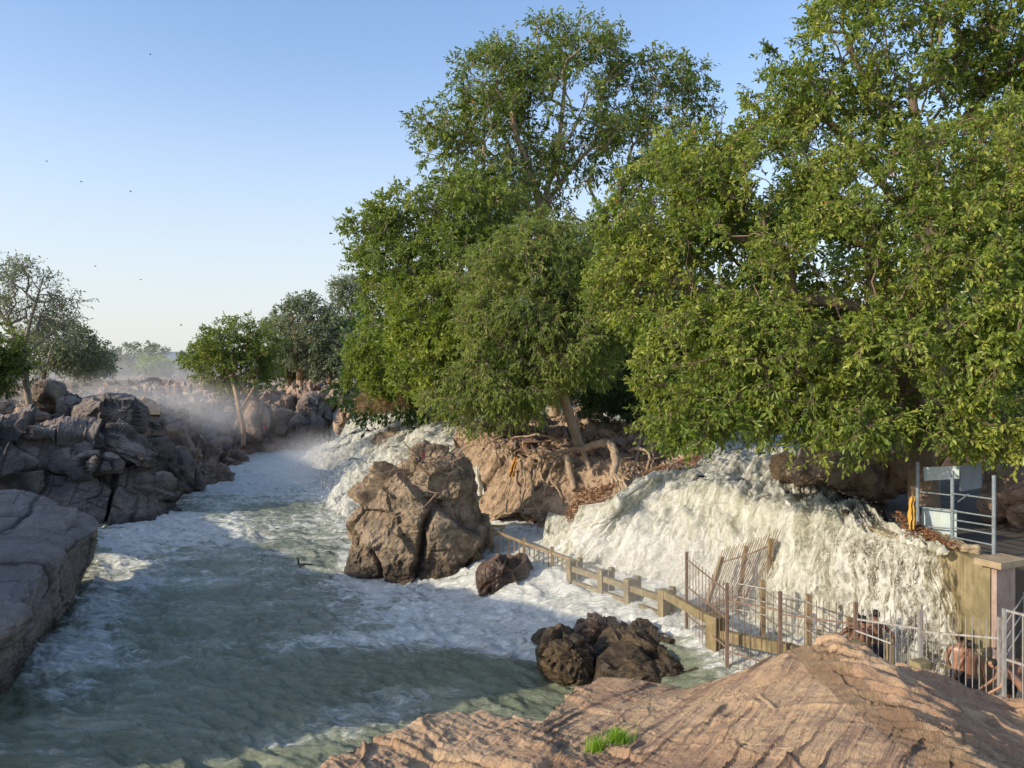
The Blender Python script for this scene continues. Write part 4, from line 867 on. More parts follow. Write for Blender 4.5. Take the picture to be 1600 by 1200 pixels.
# --- left bank trees
tree('slender_tree', 'thin crowned tree with a leaning pale trunk on top of the left cliff',
  [[(46,632,54),(40,596,54),(34,560,54),(20,520,54),(10,490,54)],[(34,560,54),(48,500,54),(60,460,54),(66,440,54)],[(20,520,54),(-10,470,54),(-20,450,54)],[(34,560,54),(80,520,54.5),(110,495,55)]],
  [(20,430,54,60,18,2.2),(50,440,54,36,22,2,.8),(-10,450,54,50,36,2.5),(85,488,55,60,24,2.2),(120,482,55.5,36,16,1.6,.8),(60,520,55,60,28,2.2,.6),(20,480,54,50,28,2.4,.7),(40,560,54.5,34,20,1.4,.3)],
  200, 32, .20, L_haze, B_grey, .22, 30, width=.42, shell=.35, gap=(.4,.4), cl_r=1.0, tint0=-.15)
tree('shrubby_tree', 'low dark green leafy tree at the left edge under the slender tree',
  [[(-10,640,51),(-12,600,51),(-14,560,51)]], [(-10,540,51,44,36,2),(8,580,51,34,30,1.8),(-30,580,51,40,40,2)], 260, 48, .22, L_mid, B_grey, .16, 31, width=.45, cl_r=.6, tint0=-.1)
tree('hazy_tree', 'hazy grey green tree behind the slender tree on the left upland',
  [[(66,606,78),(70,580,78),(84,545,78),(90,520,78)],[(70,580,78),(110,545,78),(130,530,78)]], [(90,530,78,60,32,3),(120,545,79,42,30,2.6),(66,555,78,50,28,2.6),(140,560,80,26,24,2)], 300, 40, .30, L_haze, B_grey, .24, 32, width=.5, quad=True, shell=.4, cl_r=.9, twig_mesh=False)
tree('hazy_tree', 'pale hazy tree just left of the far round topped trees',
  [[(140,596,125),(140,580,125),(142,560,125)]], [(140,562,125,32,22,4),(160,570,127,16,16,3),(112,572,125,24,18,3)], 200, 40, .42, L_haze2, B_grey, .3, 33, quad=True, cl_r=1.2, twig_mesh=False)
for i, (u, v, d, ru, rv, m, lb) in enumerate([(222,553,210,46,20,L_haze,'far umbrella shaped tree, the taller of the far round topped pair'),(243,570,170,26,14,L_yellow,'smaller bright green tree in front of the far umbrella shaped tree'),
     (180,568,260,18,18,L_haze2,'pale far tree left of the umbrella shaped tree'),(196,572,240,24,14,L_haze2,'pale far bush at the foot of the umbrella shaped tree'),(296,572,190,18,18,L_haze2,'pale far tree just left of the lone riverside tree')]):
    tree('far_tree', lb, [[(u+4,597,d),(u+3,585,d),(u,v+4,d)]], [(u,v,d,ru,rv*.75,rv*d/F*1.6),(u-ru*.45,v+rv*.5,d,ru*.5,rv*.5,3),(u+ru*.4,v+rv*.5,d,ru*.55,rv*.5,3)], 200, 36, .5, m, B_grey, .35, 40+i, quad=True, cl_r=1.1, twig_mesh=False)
# --- lone tree and grove in the middle distance
tree('lone_tree', 'round crowned tree with a tall bare reddish trunk standing alone on the rocky slope',
  [[(380,696,76),(380,668,76),(374,642,76),(368,612,77),(362,590,78)],[(374,642,76),(392,615,77),(402,592,78)]],
  [(370,532,80,58,34,3.4),(330,565,80,44,28,2.8),(410,555,80,34,40,2.8),(370,580,79,62,26,3.2),(420,590,80,20,20,1.8,.6),(350,545,79,50,30,3)],
  520, 48, .24, L_mid, B_red, .24, 50, width=.5, cl_r=.75, shell=.6, tint0=.0)
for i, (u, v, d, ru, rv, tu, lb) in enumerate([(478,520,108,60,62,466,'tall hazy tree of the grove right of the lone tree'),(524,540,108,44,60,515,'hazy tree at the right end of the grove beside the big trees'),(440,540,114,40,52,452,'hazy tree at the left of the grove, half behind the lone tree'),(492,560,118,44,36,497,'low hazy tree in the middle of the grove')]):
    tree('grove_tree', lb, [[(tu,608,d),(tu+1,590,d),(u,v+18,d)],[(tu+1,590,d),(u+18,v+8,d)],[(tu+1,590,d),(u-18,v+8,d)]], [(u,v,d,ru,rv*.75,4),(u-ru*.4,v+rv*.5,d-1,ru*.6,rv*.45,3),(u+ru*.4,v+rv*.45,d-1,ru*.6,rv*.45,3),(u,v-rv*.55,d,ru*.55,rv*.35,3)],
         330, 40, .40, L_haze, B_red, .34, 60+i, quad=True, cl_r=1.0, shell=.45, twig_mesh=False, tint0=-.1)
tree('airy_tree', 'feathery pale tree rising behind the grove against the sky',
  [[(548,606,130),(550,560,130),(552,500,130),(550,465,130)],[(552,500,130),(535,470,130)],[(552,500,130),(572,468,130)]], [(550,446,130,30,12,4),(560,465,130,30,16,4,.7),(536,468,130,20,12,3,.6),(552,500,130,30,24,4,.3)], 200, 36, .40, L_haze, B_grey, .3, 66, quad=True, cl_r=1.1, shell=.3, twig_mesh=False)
# --- roots of the drooping tree and aerial roots on the bank
RB = MB()
def rootline(pts, r0, r1, mb=RB, seed=0):
    W = cat_interp(np.array([P(*q) for q in pts]), 5*len(pts)); rr = np.random.default_rng(seed); W += rr.normal(0, .025, W.shape)
    mb.tube(W, np.linspace(r0, r1, len(W)), 7)
def root_parts():
    L = [([(908,700,38.4),(920,730,37.8),(912,770,37),(900,800,36)],.16,.05),([(905,700,38.4),(880,706,38.4),(850,712,38.4),(838,735,38)],.12,.04),([(912,702,38.2),(935,694,37.6),(955,696,36.8),(962,720,36),(958,745,35.2)],.20,.17),
         ([(958,740,35.2),(945,765,34.6),(925,785,34.2)],.10,.03),([(958,740,35.2),(955,765,34.4),(948,785,33.8)],.10,.03),([(958,740,35.2),(968,765,34.2),(962,785,33.6)],.10,.03),([(958,740,35.2),(978,758,34.2),(985,775,33.6)],.08,.03),
         ([(890,705,38.6),(870,720,38.2),(860,745,37.6),(872,765,37),(880,780,36.6)],.09,.03),([(845,712,38.8),(845,735,38.2),(850,755,37.6),(868,760,37)],.07,.03),([(880,690,39),(840,680,40),(800,684,41)],.08,.04),
         ([(885,712,38),(893,745,37.2),(897,765,36.6)],.19,.15),([(985,705,38),(1000,700,37.4),(1015,712,36.8),(1008,740,36)],.10,.05),([(1000,690,38.5),(995,715,37.2),(990,738,36.2)],.07,.04),([(1015,690,38),(1020,715,36.8),(1016,735,36)],.06,.03),
         ([(800,730,39.4),(795,765,38.6),(790,800,38)],.05,.03),([(815,720,39.2),(820,760,38.2),(810,800,37.6)],.06,.03),([(835,735,38.4),(832,775,37.4),(845,808,36.8)],.06,.03),([(860,740,37.8),(850,780,37),(842,806,36.8)],.05,.02)]
    for i, (p, a, b) in enumerate(L):
        mb = MB(); rootline([(q[0],q[1],q[2]-.35) for q in p], a, b, mb, i); mb.build('root', B_tan, weep, smooth=True)
root_parts()
rr_ = np.random.default_rng(77)
for i in range(22):                          # thin roots crawling over the bank
    u = rr_.uniform(770,1060); v = 690+.10*(u-770)+rr_.uniform(-14,20); d = np.interp(u,[770,1060],[42.6,37.2])-.5; pts = [(u,v,d)]
    for k in range(5):
        u += rr_.normal(0,16); v += rr_.uniform(3,15); d -= rr_.uniform(.15,.40); pts.append((u,v,d))
    mb = MB(); rootline(pts, rr_.uniform(.03,.075), .012, mb, 100+i); mb.build('root', B_tan if i % 3 else B_red, weep, smooth=True)
# leaf litter and driftwood caught on the rocks
M_litter = leaf_mat('leaf_litter', (.13,.055,.03), (.22,.10,.05), (.30,.17,.07), .1, .7)
M_drift = bark_mat('driftwood', (.22,.15,.10), (.30,.21,.14), (.10,.07,.05))
def litter(name, label, quad, n, size, zoff, seed, cat='debris'):
    r = np.random.default_rng(seed); q = [P(*c) for c in quad]; a = r.uniform(size=(n,2))
    p = (1-a[:,:1])*(1-a[:,1:])*q[0]+a[:,:1]*(1-a[:,1:])*q[1]+a[:,:1]*a[:,1:]*q[2]+(1-a[:,:1])*a[:,1:]*q[3]; p = p+r.normal(0,.05,p.shape); p[:,2] += zoff
    V, Fc = leaf_mesh(p, unit(r.normal(size=(n,3))*np.array([1,1,.5])), unit(r.normal(0,.6,(n,3))+np.array([-.2,-.3,.8])), size*r.uniform(.5,1.6,n), .45)
    tag(mk(name, V, Fc, M_litter, smooth=False, attrs={'tint': np.repeat(r.uniform(0,.94,n), 2)}), label, cat, kind='stuff')
litter('leaf_litter', 'reddish dead leaves and twigs caught under the roots', [(905,765,34.6),(965,755,34.0),(930,800,33.2),(880,815,34.2)], 1500, .12, .0, 1)
litter('leaf_litter', 'brown leaf litter along the foot of the blue railing', [(1400,800,21.6),(1440,830,20.2),(1500,858,18.8),(1420,840,20.2)], 900, .09, .03, 2)
litter('leaf_litter', 'reddish leaf litter on the bank under the enormous tree', [(1010,735,35.2),(1100,712,35.5),(1085,725,34.6),(1000,752,34.3)], 900, .12, .05, 3)
def drift(label, u, v, d, du, dv, n, seed):
    r = np.random.default_rng(seed); mb = MB(); c = P(u, v, d)
    for k in range(n):
        a = P(u+r.uniform(-du,du), v+r.uniform(-dv,dv), d-r.uniform(0,.5)); L = r.uniform(.5,1.6); e = a+unit(r.normal(size=3)*np.array([1,.4,.55]))*L; m = (a+e)/2+r.normal(0,.14,3)
        mb.tube(cat_interp(np.array([a,m,e]), 8), np.linspace(.026,.008,8)*r.uniform(.4,1.5), 5)
    V, Fc = mb.get(); tag(mk('driftwood', V, Fc, M_drift, loc=c), label, 'driftwood', kind='stuff')
drift('tangle of driftwood sticks lodged on the crest of the huge boulder', 668, 722, 33.0, 46, 10, 24, 5)
drift('thin driftwood sticks hanging down the face of the huge boulder', 640, 775, 32.5, 55, 50, 9, 6)
# ------------------------------------------------------------------ concrete, steel, timber
M_conc = plain('mossy_concrete', (.17,.135,.07), (.27,.215,.115), 3, .8, .6, .03, streak=3, streakcol=(.075,.055,.03))
M_weir = plain('weir_concrete', (.19,.155,.08), (.33,.27,.155), 1.1, .7, .6, .03, streak=.8, streakcol=(.09,.07,.035))
M_wend = plain('wall_plaster', (.30,.21,.17), (.38,.28,.23), 3, .85, .5, .02, streak=2, streakcol=(.13,.09,.07))
M_wood = plain('weathered_wood', (.22,.16,.09), (.31,.23,.13), 4, .8, .5, .015, streak=5, streakcol=(.09,.06,.035))
M_steel = plain('grey_steel', (.30,.29,.27), (.40,.38,.35), 9, .5, .2, .005, .35, streak=4, streakcol=(.16,.10,.06))
M_rust = plain('rusty_steel', (.17,.115,.085), (.24,.17,.13), 9, .7, .3, .005, .1, streak=4, streakcol=(.10,.055,.035))
M_blue = plain('blue_grey_paint', (.17,.205,.225), (.23,.265,.285), 7, .45, .15, .004, .1, streak=4, streakcol=(.18,.17,.15))
M_board = plain('pale_blue_board', (.36,.43,.44), (.44,.51,.51), 3, .6, .1, .004, streak=2, streakcol=(.38,.42,.38))
M_dboard = plain('dark_grey_board', (.16,.18,.20), (.20,.22,.24), 3, .6, .1, .004)
M_floor = plain('platform_concrete', (.075,.06,.045), (.11,.088,.065), 1.2, .85, .5, .02)  # very dark tone: deep tree shade put into the floor colour
M_stone = plain('coping_stone', (.30,.23,.14), (.40,.31,.20), 3, .85, .8, .03)
Zf = 1.25
def Q(u, d, z):                              # a point at height z on the sight line of column u
    return np.array([(u-800)/F*d, d, z])
# --- weir wall and platform
C0 = P(1547,886,17.55); C1 = P(1583,884,17.7); wt = 4.56
LP = [Q(1240,26.5,wt),Q(1290,23.7,wt),Q(1385,20.7,wt),Q(1480,18.95,wt),np.array([C0[0],C0[1],wt])]
w = thing('weir_wall', 'stained yellowish concrete weir wall the right part of the wide falls runs over', 'wall', (C0[0],C0[1],Zf), None)
mb = MB(); thk = np.array([.62,.30,0])
V = []; n = len(LP)
LP = [p+np.array([.28,.12,0])*(1 if k < 4 else 0) for k, p in enumerate(LP)]
for p in LP: V += [p*np.array([1,1,0])+[0,0,.6], p, p+thk, (p+thk)*np.array([1,1,0])+[0,0,.6]]
Fc = []
for i in range(n-1):
    for k in range(4): Fc.append([i*4+k, i*4+(k+1)%4, (i+1)*4+(k+1)%4, (i+1)*4+k])
Fc += [[3,2,1,0],[(n-1)*4+k for k in range(4)]]
part('wall_body', np.array(V), np.array(Fc), M_weir, w, smooth=False)
mb = MB(); e0 = LP[-1]; e1 = e0+thk; mb.box(((e0+e1)/2*np.array([1,1,0])+[.05,-.05,2.6]), (.66,.12,3.9), np.array([[.9,-.43,0],[.43,.9,0],[0,0,1]])); mb.build('end_face', M_wend, w)
mb = MB(); mb.box(((e0+e1)/2*np.array([1,1,0])+[.02,-.02,wt+.10]), (.98,.62,.14), np.array([[.9,-.43,0],[.43,.9,0],[0,0,1]])); mb.build('coping', M_stone, w)
mb = MB(); a = Q(1495,18.75,2.62); b = np.array([e0[0]-.03,e0[1]+.0,2.62]); mb.bar(a+[-.06,-.03,0], b+[-.06,-.03,0], .14, .10); mb.build('ledge', M_weir, w)
# platform slab behind
pl = [Q(1395,21.6,0),Q(1490,19.9,0),np.array([C0[0]+.5,C0[1]+.9,0]),Q(1625,18.6,0),np.array([22,18.6,0]),np.array([24,34,0]),Q(1360,33,0)]
V = np.array([q+np.array([0,0,z]) for z in (1.2,4.5) for q in pl]); n = len(pl)
mk_p = tag(mk('platform', V, [np.array([[i,(i+1)%n,(i+1)%n+n,i+n] for i in range(n)]), np.array([list(range(n,2*n))])], M_floor, smooth=False), kind='structure')
pl = [Q(1040,25,0),np.array([12.2,17.9,0]),np.array([12.2,13.4,0]),np.array([24,13.4,0]),np.array([24,18.7,0]),np.array([11.0,24,0])]
fl = np.array([[8.9,17.6,Zf],[11.5,15.2,Zf],[22,14.5,Zf],[22,19,Zf],[11.2,18.4,Zf],[9.7,18.6,Zf]]); fl2 = fl.copy(); fl2[:,2] = .2
tag(mk('bathing_floor', np.concatenate([fl2, fl]), [np.array([[i,(i+1)%6,(i+1)%6+6,i+6] for i in range(6)]), np.array([[6,7,8,9,10,11]])], M_floor, smooth=False), kind='structure')
# coping stones along the platform lip
for k, (u, d, s) in enumerate([(1424,20.9,.34),(1448,20.3,.42),(1470,19.9,.40),(1496,19.4,.36),(1514,18.9,.34)]):
    S, Fi = ico(3); S = np.sign(S)*np.abs(S)**.6; V = S*np.array([s*.75, s*.55, .12])+Q(u,d,4.66); V, cv = rockdisp(V, vnormals(V, Fi), f=2, amp=.08, seed=k, fine=.02, crack=.01)
    tag(mk('stone', V, Fi, M_stone, smooth=False, attrs={'cav': cv}, loc=Q(u,d,4.5)), 'flat stone in the row along the lip under the blue railing', 'stone', 'stones along the platform lip')
# --- blue railing with boards
def P4(u, v, d): return P(u, v, d)
rb = Q(1434,20.6,4.5); rail = thing('railing', 'blue grey pipe railing on the platform above the concrete weir wall', 'railing', rb)
posts = [(1434,722,838,20.6),(1488,736,850,19.75),(1553,743,868,18.55)]
for u, v0, v1, d in posts:
    mb = MB(); mb.tube([P(u,v1+4,d), P(u,v0,d)], .045, 10); mb.build('post', M_blue, rail, smooth=True)
for (a, b) in (((1488,771,19.72),(1553,780,18.52)),((1488,798,19.72),(1553,808,18.52)),((1488,812,19.72),(1553,822,18.52)),((1488,824,19.72),(1553,835,18.52)),((1488,839,19.72),(1553,852,18.52)),
               ((1434,768,20.57),(1488,774,19.72)),((1434,792,20.57),(1488,797,19.72)),((1434,822,20.57),(1488,826,19.72)),((1434,833,20.57),(1488,841,19.72))):
    mb = MB(); mb.tube([P(*a), P(*b)], .020, 8); mb.build('rail', M_blue, rail, smooth=True)
mb = MB(); mb.tube([P(1497,784,19.6), P(1513,772,19.2)], .015, 6); mb.build('brace', M_blue, rail)
def board(nm, lab, pts, m, cat='board'):
    q = np.array([P(*p) for p in pts]); nrm = np.cross(q[1]-q[0], q[3]-q[0]); nrm /= np.linalg.norm(nrm); h = nrm*.015
    V = np.concatenate([q-h, q+h]); tag(mk(nm, V, np.array([[0,1,2,3],[7,6,5,4],[0,4,5,1],[1,5,6,2],[2,6,7,3],[3,7,4,0]]), m, smooth=False, loc=q.mean(0)), lab, cat)
board('board', 'upper pale blue blank board tied to the blue railing', [(1443,730,20.75),(1499,728,20.0),(1499,748,20.0),(1444,751,20.75)], M_board)
board('board', 'lower pale blue blank board behind the railing with shadows of twigs on it', [(1441,793,20.7),(1495,797,19.9),(1495,843,19.9),(1440,832,20.7)], M_board)
board('board', 'dark grey blank board right of the upper pale blue board', [(1500,727,20.3),(1533,722,20.9),(1533,762,20.9),(1500,768,20.3)], M_dboard)
rb2 = Q(1545,23,4.5); rail2 = thing('railing', 'thin dark railing further back on the shaded platform behind the blue railing', 'railing', rb2)
for u, v0, v1, d in [(1468,735,800,24),(1545,710,800,23.4),(1566,712,790,23.2)]:
    mb = MB(); mb.tube([P(u,v1+6,d), P(u,v0,d)], .04, 8); mb.build('post', M_blue, rail2, smooth=True)
for v in (722,748,772):
    mb = MB(); mb.tube([P(1468,v+14,24), P(1545,v,23.4), P(1620,v-8,22.8)], .018, 6); mb.build('rail', M_blue, rail2, smooth=True)
# cloths
M_yel = plain('yellow_cloth', (.45,.25,.04), (.52,.32,.07), 8, .8, .3, .01); M_org = plain('orange_cloth', (.40,.18,.04), (.48,.24,.06), 6, .8, .4, .02); M_red = plain('red_cloth', (.40,.04,.05), (.5,.07,.07), 6, .8, .3, .01)
def cloth(nm, lab, a, b, wd, m, seed):
    nr, nc = 26, 10; a = P(*a); b = P(*b); t, s = np.meshgrid(np.linspace(0,1,nr), np.linspace(-.5,.5,nc), indexing='ij'); t = t.ravel(); s = s.ravel()
    V = a+(b-a)*t[:,None]; V[:,0] += s*wd*(.7+.5*t); V[:,1] += .10*np.sin(s*11+t*3)*(.3+t); V += .05*np.stack([noise(V*5, seed), noise(V*5+3, seed), 0*t], 1)
    tag(mk(nm, V, gridfaces(nr, nc), m, loc=V.mean(0)), lab, 'cloth')
cloth('cloth', 'yellow orange cloth hanging down beside the left post of the blue railing', (1426,776,20.35), (1423,826,20.2), .13, M_yel, 1)
cloth('cloth', 'orange cloth stuck to the tan rock face of the root bank', (806,714,38.8), (799,745,37.9), .24, M_org, 2)
cloth('cloth', 'small red rag caught among sticks on the crest of the huge boulder', (663,708,33.2), (661,717,33.0), .14, M_red, 3)
cloth('cloth', 'tiny red rag on the dark rocks right of the lone tree', (414,663,81.8), (416,671,81.6), .35, M_red, 4)
# black bag on the stream
# --- timber fence across the pool mouth
def fence_run(label, pts, top, post_h, bars, npal, mb_w, mat):
    a, b = pts[0], pts[-1]; root = thing('fence', label, 'fence', a)
    for p in pts:
        mb = MB(); mb.box(p+np.array([0,0,post_h/2-.35]), (.13,.13,post_h+.7)); mb.build('post', mat, root)
    for p, q in zip(pts[:-1], pts[1:]):
        mb = MB(); mb.bar(p+np.array([0,0,top-.09]), q+np.array([0,0,top-.09]), .08, .11); mb.build('rail', mat, root)
        for k in range(1, npal):
            c = p+(q-p)*k/npal; mb = MB(); mb.bar(c+np.array([.04,.06,-.7]), c+np.array([.04,.06,top-.13]), .055, .07); mb.build('paling', mat, root)
    return root
fence_run('weathered timber fence with close palings standing in white water right of the huge boulder', [P(769,858,34.2),P(819,880,32.3),P(863,897,31.0),P(905,915,29.7)], .93, 1.06, 0, 6, .06, M_wood)
gt = thing('driftwood_frame', 'broken dark timber frame leaning beside the huge boulder at the end of the timber fence', 'timber', P(752,870,34.6))
for (a, b) in (((740,868,34.4),(770,850,34.0)),((770,822,34.3),(790,822,34.3)),((772,838,34.2),(788,824,34.2)),((742,880,34.2),(766,866,34)),((766,824,34.2),(768,862,34.2))):
    mb = MB(); mb.bar(P(*a), P(*b), .09); mb.build('beam', M_wood, gt)
# --- concrete post and rail fence
CP = [(893,915,29.3,.95),(942,930,27.8,.9),(983,946,26.5,.9),(1037,968,25.0,.95),(1120,1022,22.0,1.02)]
cf = thing('concrete_fence', 'low mossy concrete post and rail fence running from the timber fence to the steel grille', 'fence', P(893,915,29.3))
tops = []
for k, (u, v, d, h) in enumerate(CP):
    p = P(u, v, d); wdt = .27 if k < 4 else .42
    mb = MB(); mb.box(p+np.array([0,0,h/2-.4]), (wdt, wdt, h+.8), rot(0,0,.5)); mb.build('post', M_conc, cf)
    mb = MB(); mb.box(p+np.array([.34,.25,h/2-.3]), (.15,.17,h+.65), rot(0,0,.5)) if k < 4 else mb.box(p+np.array([0,0,h+.04]), (wdt+.08, wdt+.08, .08), rot(0,0,.5)); mb.build('back_post' if k < 4 else 'cap', M_conc, cf)
    tops.append(p+np.array([0,0,h]))
for k in range(4):
    a, b = tops[k], tops[k+1]; dz = .30 if k < 3 else .12
    mb = MB(); mb.bar(a-[0,0,dz], b-[0,0,dz if k < 3 else .16], .17, .20 if k < 3 else .26); mb.build('rail', M_conc, cf)
    if k < 3: mb = MB(); mb.bar(a-[0,0,.78], b-[0,0,.78], .14, .12); mb.build('lower_rail', M_conc, cf)
bp = [P(1120,990,22.0),P(1225,1012,20.2),P(1350,1062,18.2),P(1440,1085,17.0)]
for k, (a, b) in enumerate(zip(bp[:-1], bp[1:])):
    mb = MB(); mb.bar(a+np.array([.1,-.15,0]), b+np.array([.1,-.15,0]), .20, .30); mb.build('rail', M_conc, cf)
for u, v, d in [(1336,930+82,18.3),(1440,1042,16.9)]:
    mb = MB(); mb.box(Q(u,d-.25,0)+np.array([0,0,P(u,v,d)[2]-.75]), (.26,.24,1.7), rot(0,0,.3)); mb.build('post', M_conc, cf)
    mb = MB(); mb.box(Q(u,d-.25,0)+np.array([0,0,P(u,v,d)[2]+.16]), (.36,.32,.12), rot(0,0,.3)); mb.build('cap', M_conc, cf)
# --- steel grilles
def grille(name, label, a, b, zb, zt0, zt1, n, rails, mat, posts=(0,1), rbar=.011, lean=(0,0,0), tall=.16):
    """bars between ground points a and b (x,y); rails = heights as fraction of the panel"""
    a = np.array([a[0], a[1], zb]); b = np.array([b[0], b[1], zb]); lean = np.asarray(lean, float)
    root = thing(name, label, 'fence', a)
    for k in range(1, n):
        t = k/n; p = a+(b-a)*t; zt = zt0+(zt1-zt0)*t
        h = zt-zb+rng.uniform(-.02,.03); mb = MB(); mb.tube([p, p+np.array([0,0,h])+lean*h+rng.normal(0,.005,3)], rbar, 5); mb.build('bar', mat, root, smooth=True)
    for f in rails:
        ha = (zt0-tall-zb)*f; hb = (zt1-tall-zb)*f
        mb = MB(); mb.bar(a+np.array([0,-.015,ha])+lean*ha, b+np.array([0,-.015,hb])+lean*hb, .022, .042); mb.build('rail', mat, root)
    for t in posts:
        p = a+(b-a)*t; h = zt0+(zt1-zt0)*t-zb+.06
        mb = MB(); mb.bar(p-np.array([0,0,.9]), p+np.array([0,0,h])+lean*h, .085, .085); mb.build('post', mat, root)
    return root
g0 = Q(1073,23.6,0); g1 = Q(1136,21.0,0); g2 = Q(1219,19.85,0); g3 = Q(1337,18.55,0); g4 = Q(1438,17.5,0); g5 = Q(1563,16.4,0)
grille('grille_fence', 'tall rusty bar panel at the left end of the steel grille fence', g0, g1, .9, 3.42, 3.2, 12, (.30,.66,1.0), M_rust)
grille('grille_fence', 'steel bar panel just right of the square concrete post', g1, g2, 1.1, 3.2, 3.30, 9, (.18,.88,), M_rust, posts=(1,))
grille('grille_fence', 'steel bar panel left of the group of three bathers', g2, g3, 1.3, 3.22, 3.42, 12, (.22,.85), M_rust, posts=(1,))
grille('grille_fence', 'steel bar panel in front of the group of three bathers', g3, g4, 1.55, 3.42, 3.55, 11, (.24,.90), M_steel, posts=(1,))
grille('grille_fence', 'steel bar panel in front of the two bathers by the wall', g4, g5, 1.75, 3.5, 3.75, 12, (.20,.88), M_steel, posts=(1,))
# pipe hand rails inside the pool
hr = thing('handrail', 'silver pipe handrail on short posts standing in the bathing pool behind the grille', 'railing', Q(1192,22.2,1.5))
for u, d, zt in [(1192,22.4,2.95),(1264,21.2,2.9),(1327,19.9,2.7),(1390,18.2,2.75)]:
    mb = MB(); mb.bar(Q(u,d,.9), Q(u,d,zt), .13); mb.build('post', M_wood, hr)
hp = [Q(1150,22.9,2.75),Q(1192,22.3,2.78),Q(1264,21.1,2.72),Q(1327,19.8,2.5)]
for dz in (0,-.38,-.75):
    mb = MB(); mb.tube([p+np.array([0,-.08,dz]) for p in hp], .022, 7); mb.build('rail', M_steel, hr, smooth=True)
for dz in (0,-.62):
    mb = MB(); mb.tube([Q(1337,18.4,2.86+dz), Q(1393,17.7,2.80+dz)], .024, 7); mb.build('rail', M_steel, hr, smooth=True)
# broken leaning grille in the falls
bl = thing('broken_fence', 'bent and leaning rusty steel fence panel battered by the falls behind the grille fence', 'fence', P(1110,965,25))
wp = [(1122,880,25.4),(1150,872,25.0),(1180,862,24.6),(1212,848,24.2)]
W = cat_interp(np.array([P(*q) for q in wp]), 24)
mb = MB(); mb.tube(W, .026, 6); mb.build('rail', M_rust, bl, smooth=True)
W2 = W+np.array([-.55,-.1,-1.35]); mb = MB(); mb.tube(W2[:18], .024, 6); mb.build('rail', M_rust, bl, smooth=True)
for k in range(24):
    if k in (20,): continue
    top = W[k]+np.array([.16,.02,.38+.1*rng.uniform()]); bot = W2[k]+np.array([-.22-.02*k*.3,0,-.75+.02*k]); mb = MB(); mb.tube([top, W[k], (W[k]+W2[k])/2+rng.normal(0,.01,3), bot], .012, 5); mb.build('bar', M_rust, bl, smooth=True)
for (a, b, w_) in (((1128,870,25.3),(1102,955,25.1),.12),((1166,853,24.9),(1150,965,24.6),.11),((1204,842,24.3),(1203,905,24.3),.15)):
    mb = MB(); mb.bar(P(*b), P(*a), w_); mb.build('post', M_wood, bl)
mb = MB(); mb.bar(P(1100,955,25.0), P(1128,940,24.9), .13, .06); mb.build('plank', M_wood, bl)
# --- gate at the right edge
gp = Q(1569,15.9,0); ga = thing('gate', 'pale steel framed bar gate at the right edge in front of two bathers', 'gate', (gp[0],gp[1],1.6))
gq = Q(1660,15.0,0)
for t in (0,1):
    p = gp+(gq-gp)*t; mb = MB(); mb.bar(p+[0,0,1.6], p+[0,0,4.14], .06); mb.build('frame', M_steel, ga)
for z in (4.11,3.12,1.75):
    mb = MB(); mb.bar(gp+[.03,0,z], gq+[-.03,0,z], .045); mb.build('frame', M_steel, ga)
for k in range(1,6):
    p = gp+(gq-gp)*k/6; mb = MB(); mb.tube([p+np.array([0,0,1.77]), p+np.array([0,0,4.09])], .016, 6); mb.build('bar', M_steel, ga, smooth=True)
st = thing('stair_rail', 'dark diagonal stair handrail in the shaded passage behind the gate', 'railing', Q(1572,17.2,1.7))
for k in range(3):
    mb = MB(); mb.tube([Q(1565,17.4,3.2-.35*k), Q(1640,18.6,4.6-.35*k)], .022, 6); mb.build('rail', M_steel, st, smooth=True)
mb = MB(); mb.bar(Q(1600,17.9,1.7), Q(1600,17.9,3.9), .05); mb.build('post', M_steel, st)
# ------------------------------------------------------------------ people
def skin_mat(nm, a): 
    t = NT(nm); p = t.pos(); n = t.noise(p, 9, 5); return t.done(t.bsdf(t.mix(t.rng(n, .35, .7), a, tuple(c*.8 for c in a)), .42, t.bump(n, .15, .01), .45).outputs[0])
S1 = skin_mat('skin_brown', (.20,.095,.055)); S2 = skin_mat('skin_dark_brown', (.12,.055,.032)); S3 = skin_mat('skin_tan', (.30,.155,.095))
M_hair = plain('black_hair', (.012,.010,.009), (.02,.017,.015), 30, .45, .6, .01); M_short = plain('dark_wet_cloth', (.018,.018,.022), (.03,.03,.036), 8, .5, .4, .01); M_short2 = plain('grey_wet_cloth', (.05,.055,.065), (.075,.08,.09), 8, .5, .4, .01)
def skinned(name, J, E, mat, root, sub=2):
    me = bpy.data.meshes.new(name); names = list(J); me.from_pydata([J[k][0] for k in names], [(names.index(a), names.index(b)) for a, b in E], [])
    o = bpy.data.objects.new(name, me); COL.objects.link(o); o.parent = root
    m = o.modifiers.new('skin', 'SKIN'); m.use_smooth_shade = True
    for k, nm in enumerate(names):
        r = J[nm][1]; me.skin_vertices[0].data[k].radius = (r, r) if not isinstance(r, tuple) else r
        me.skin_vertices[0].data[k].use_root = (k == 0)
    s = o.modifiers.new('sub', 'SUBSURF'); s.levels = s.render_levels = sub; me.materials.append(mat); return o
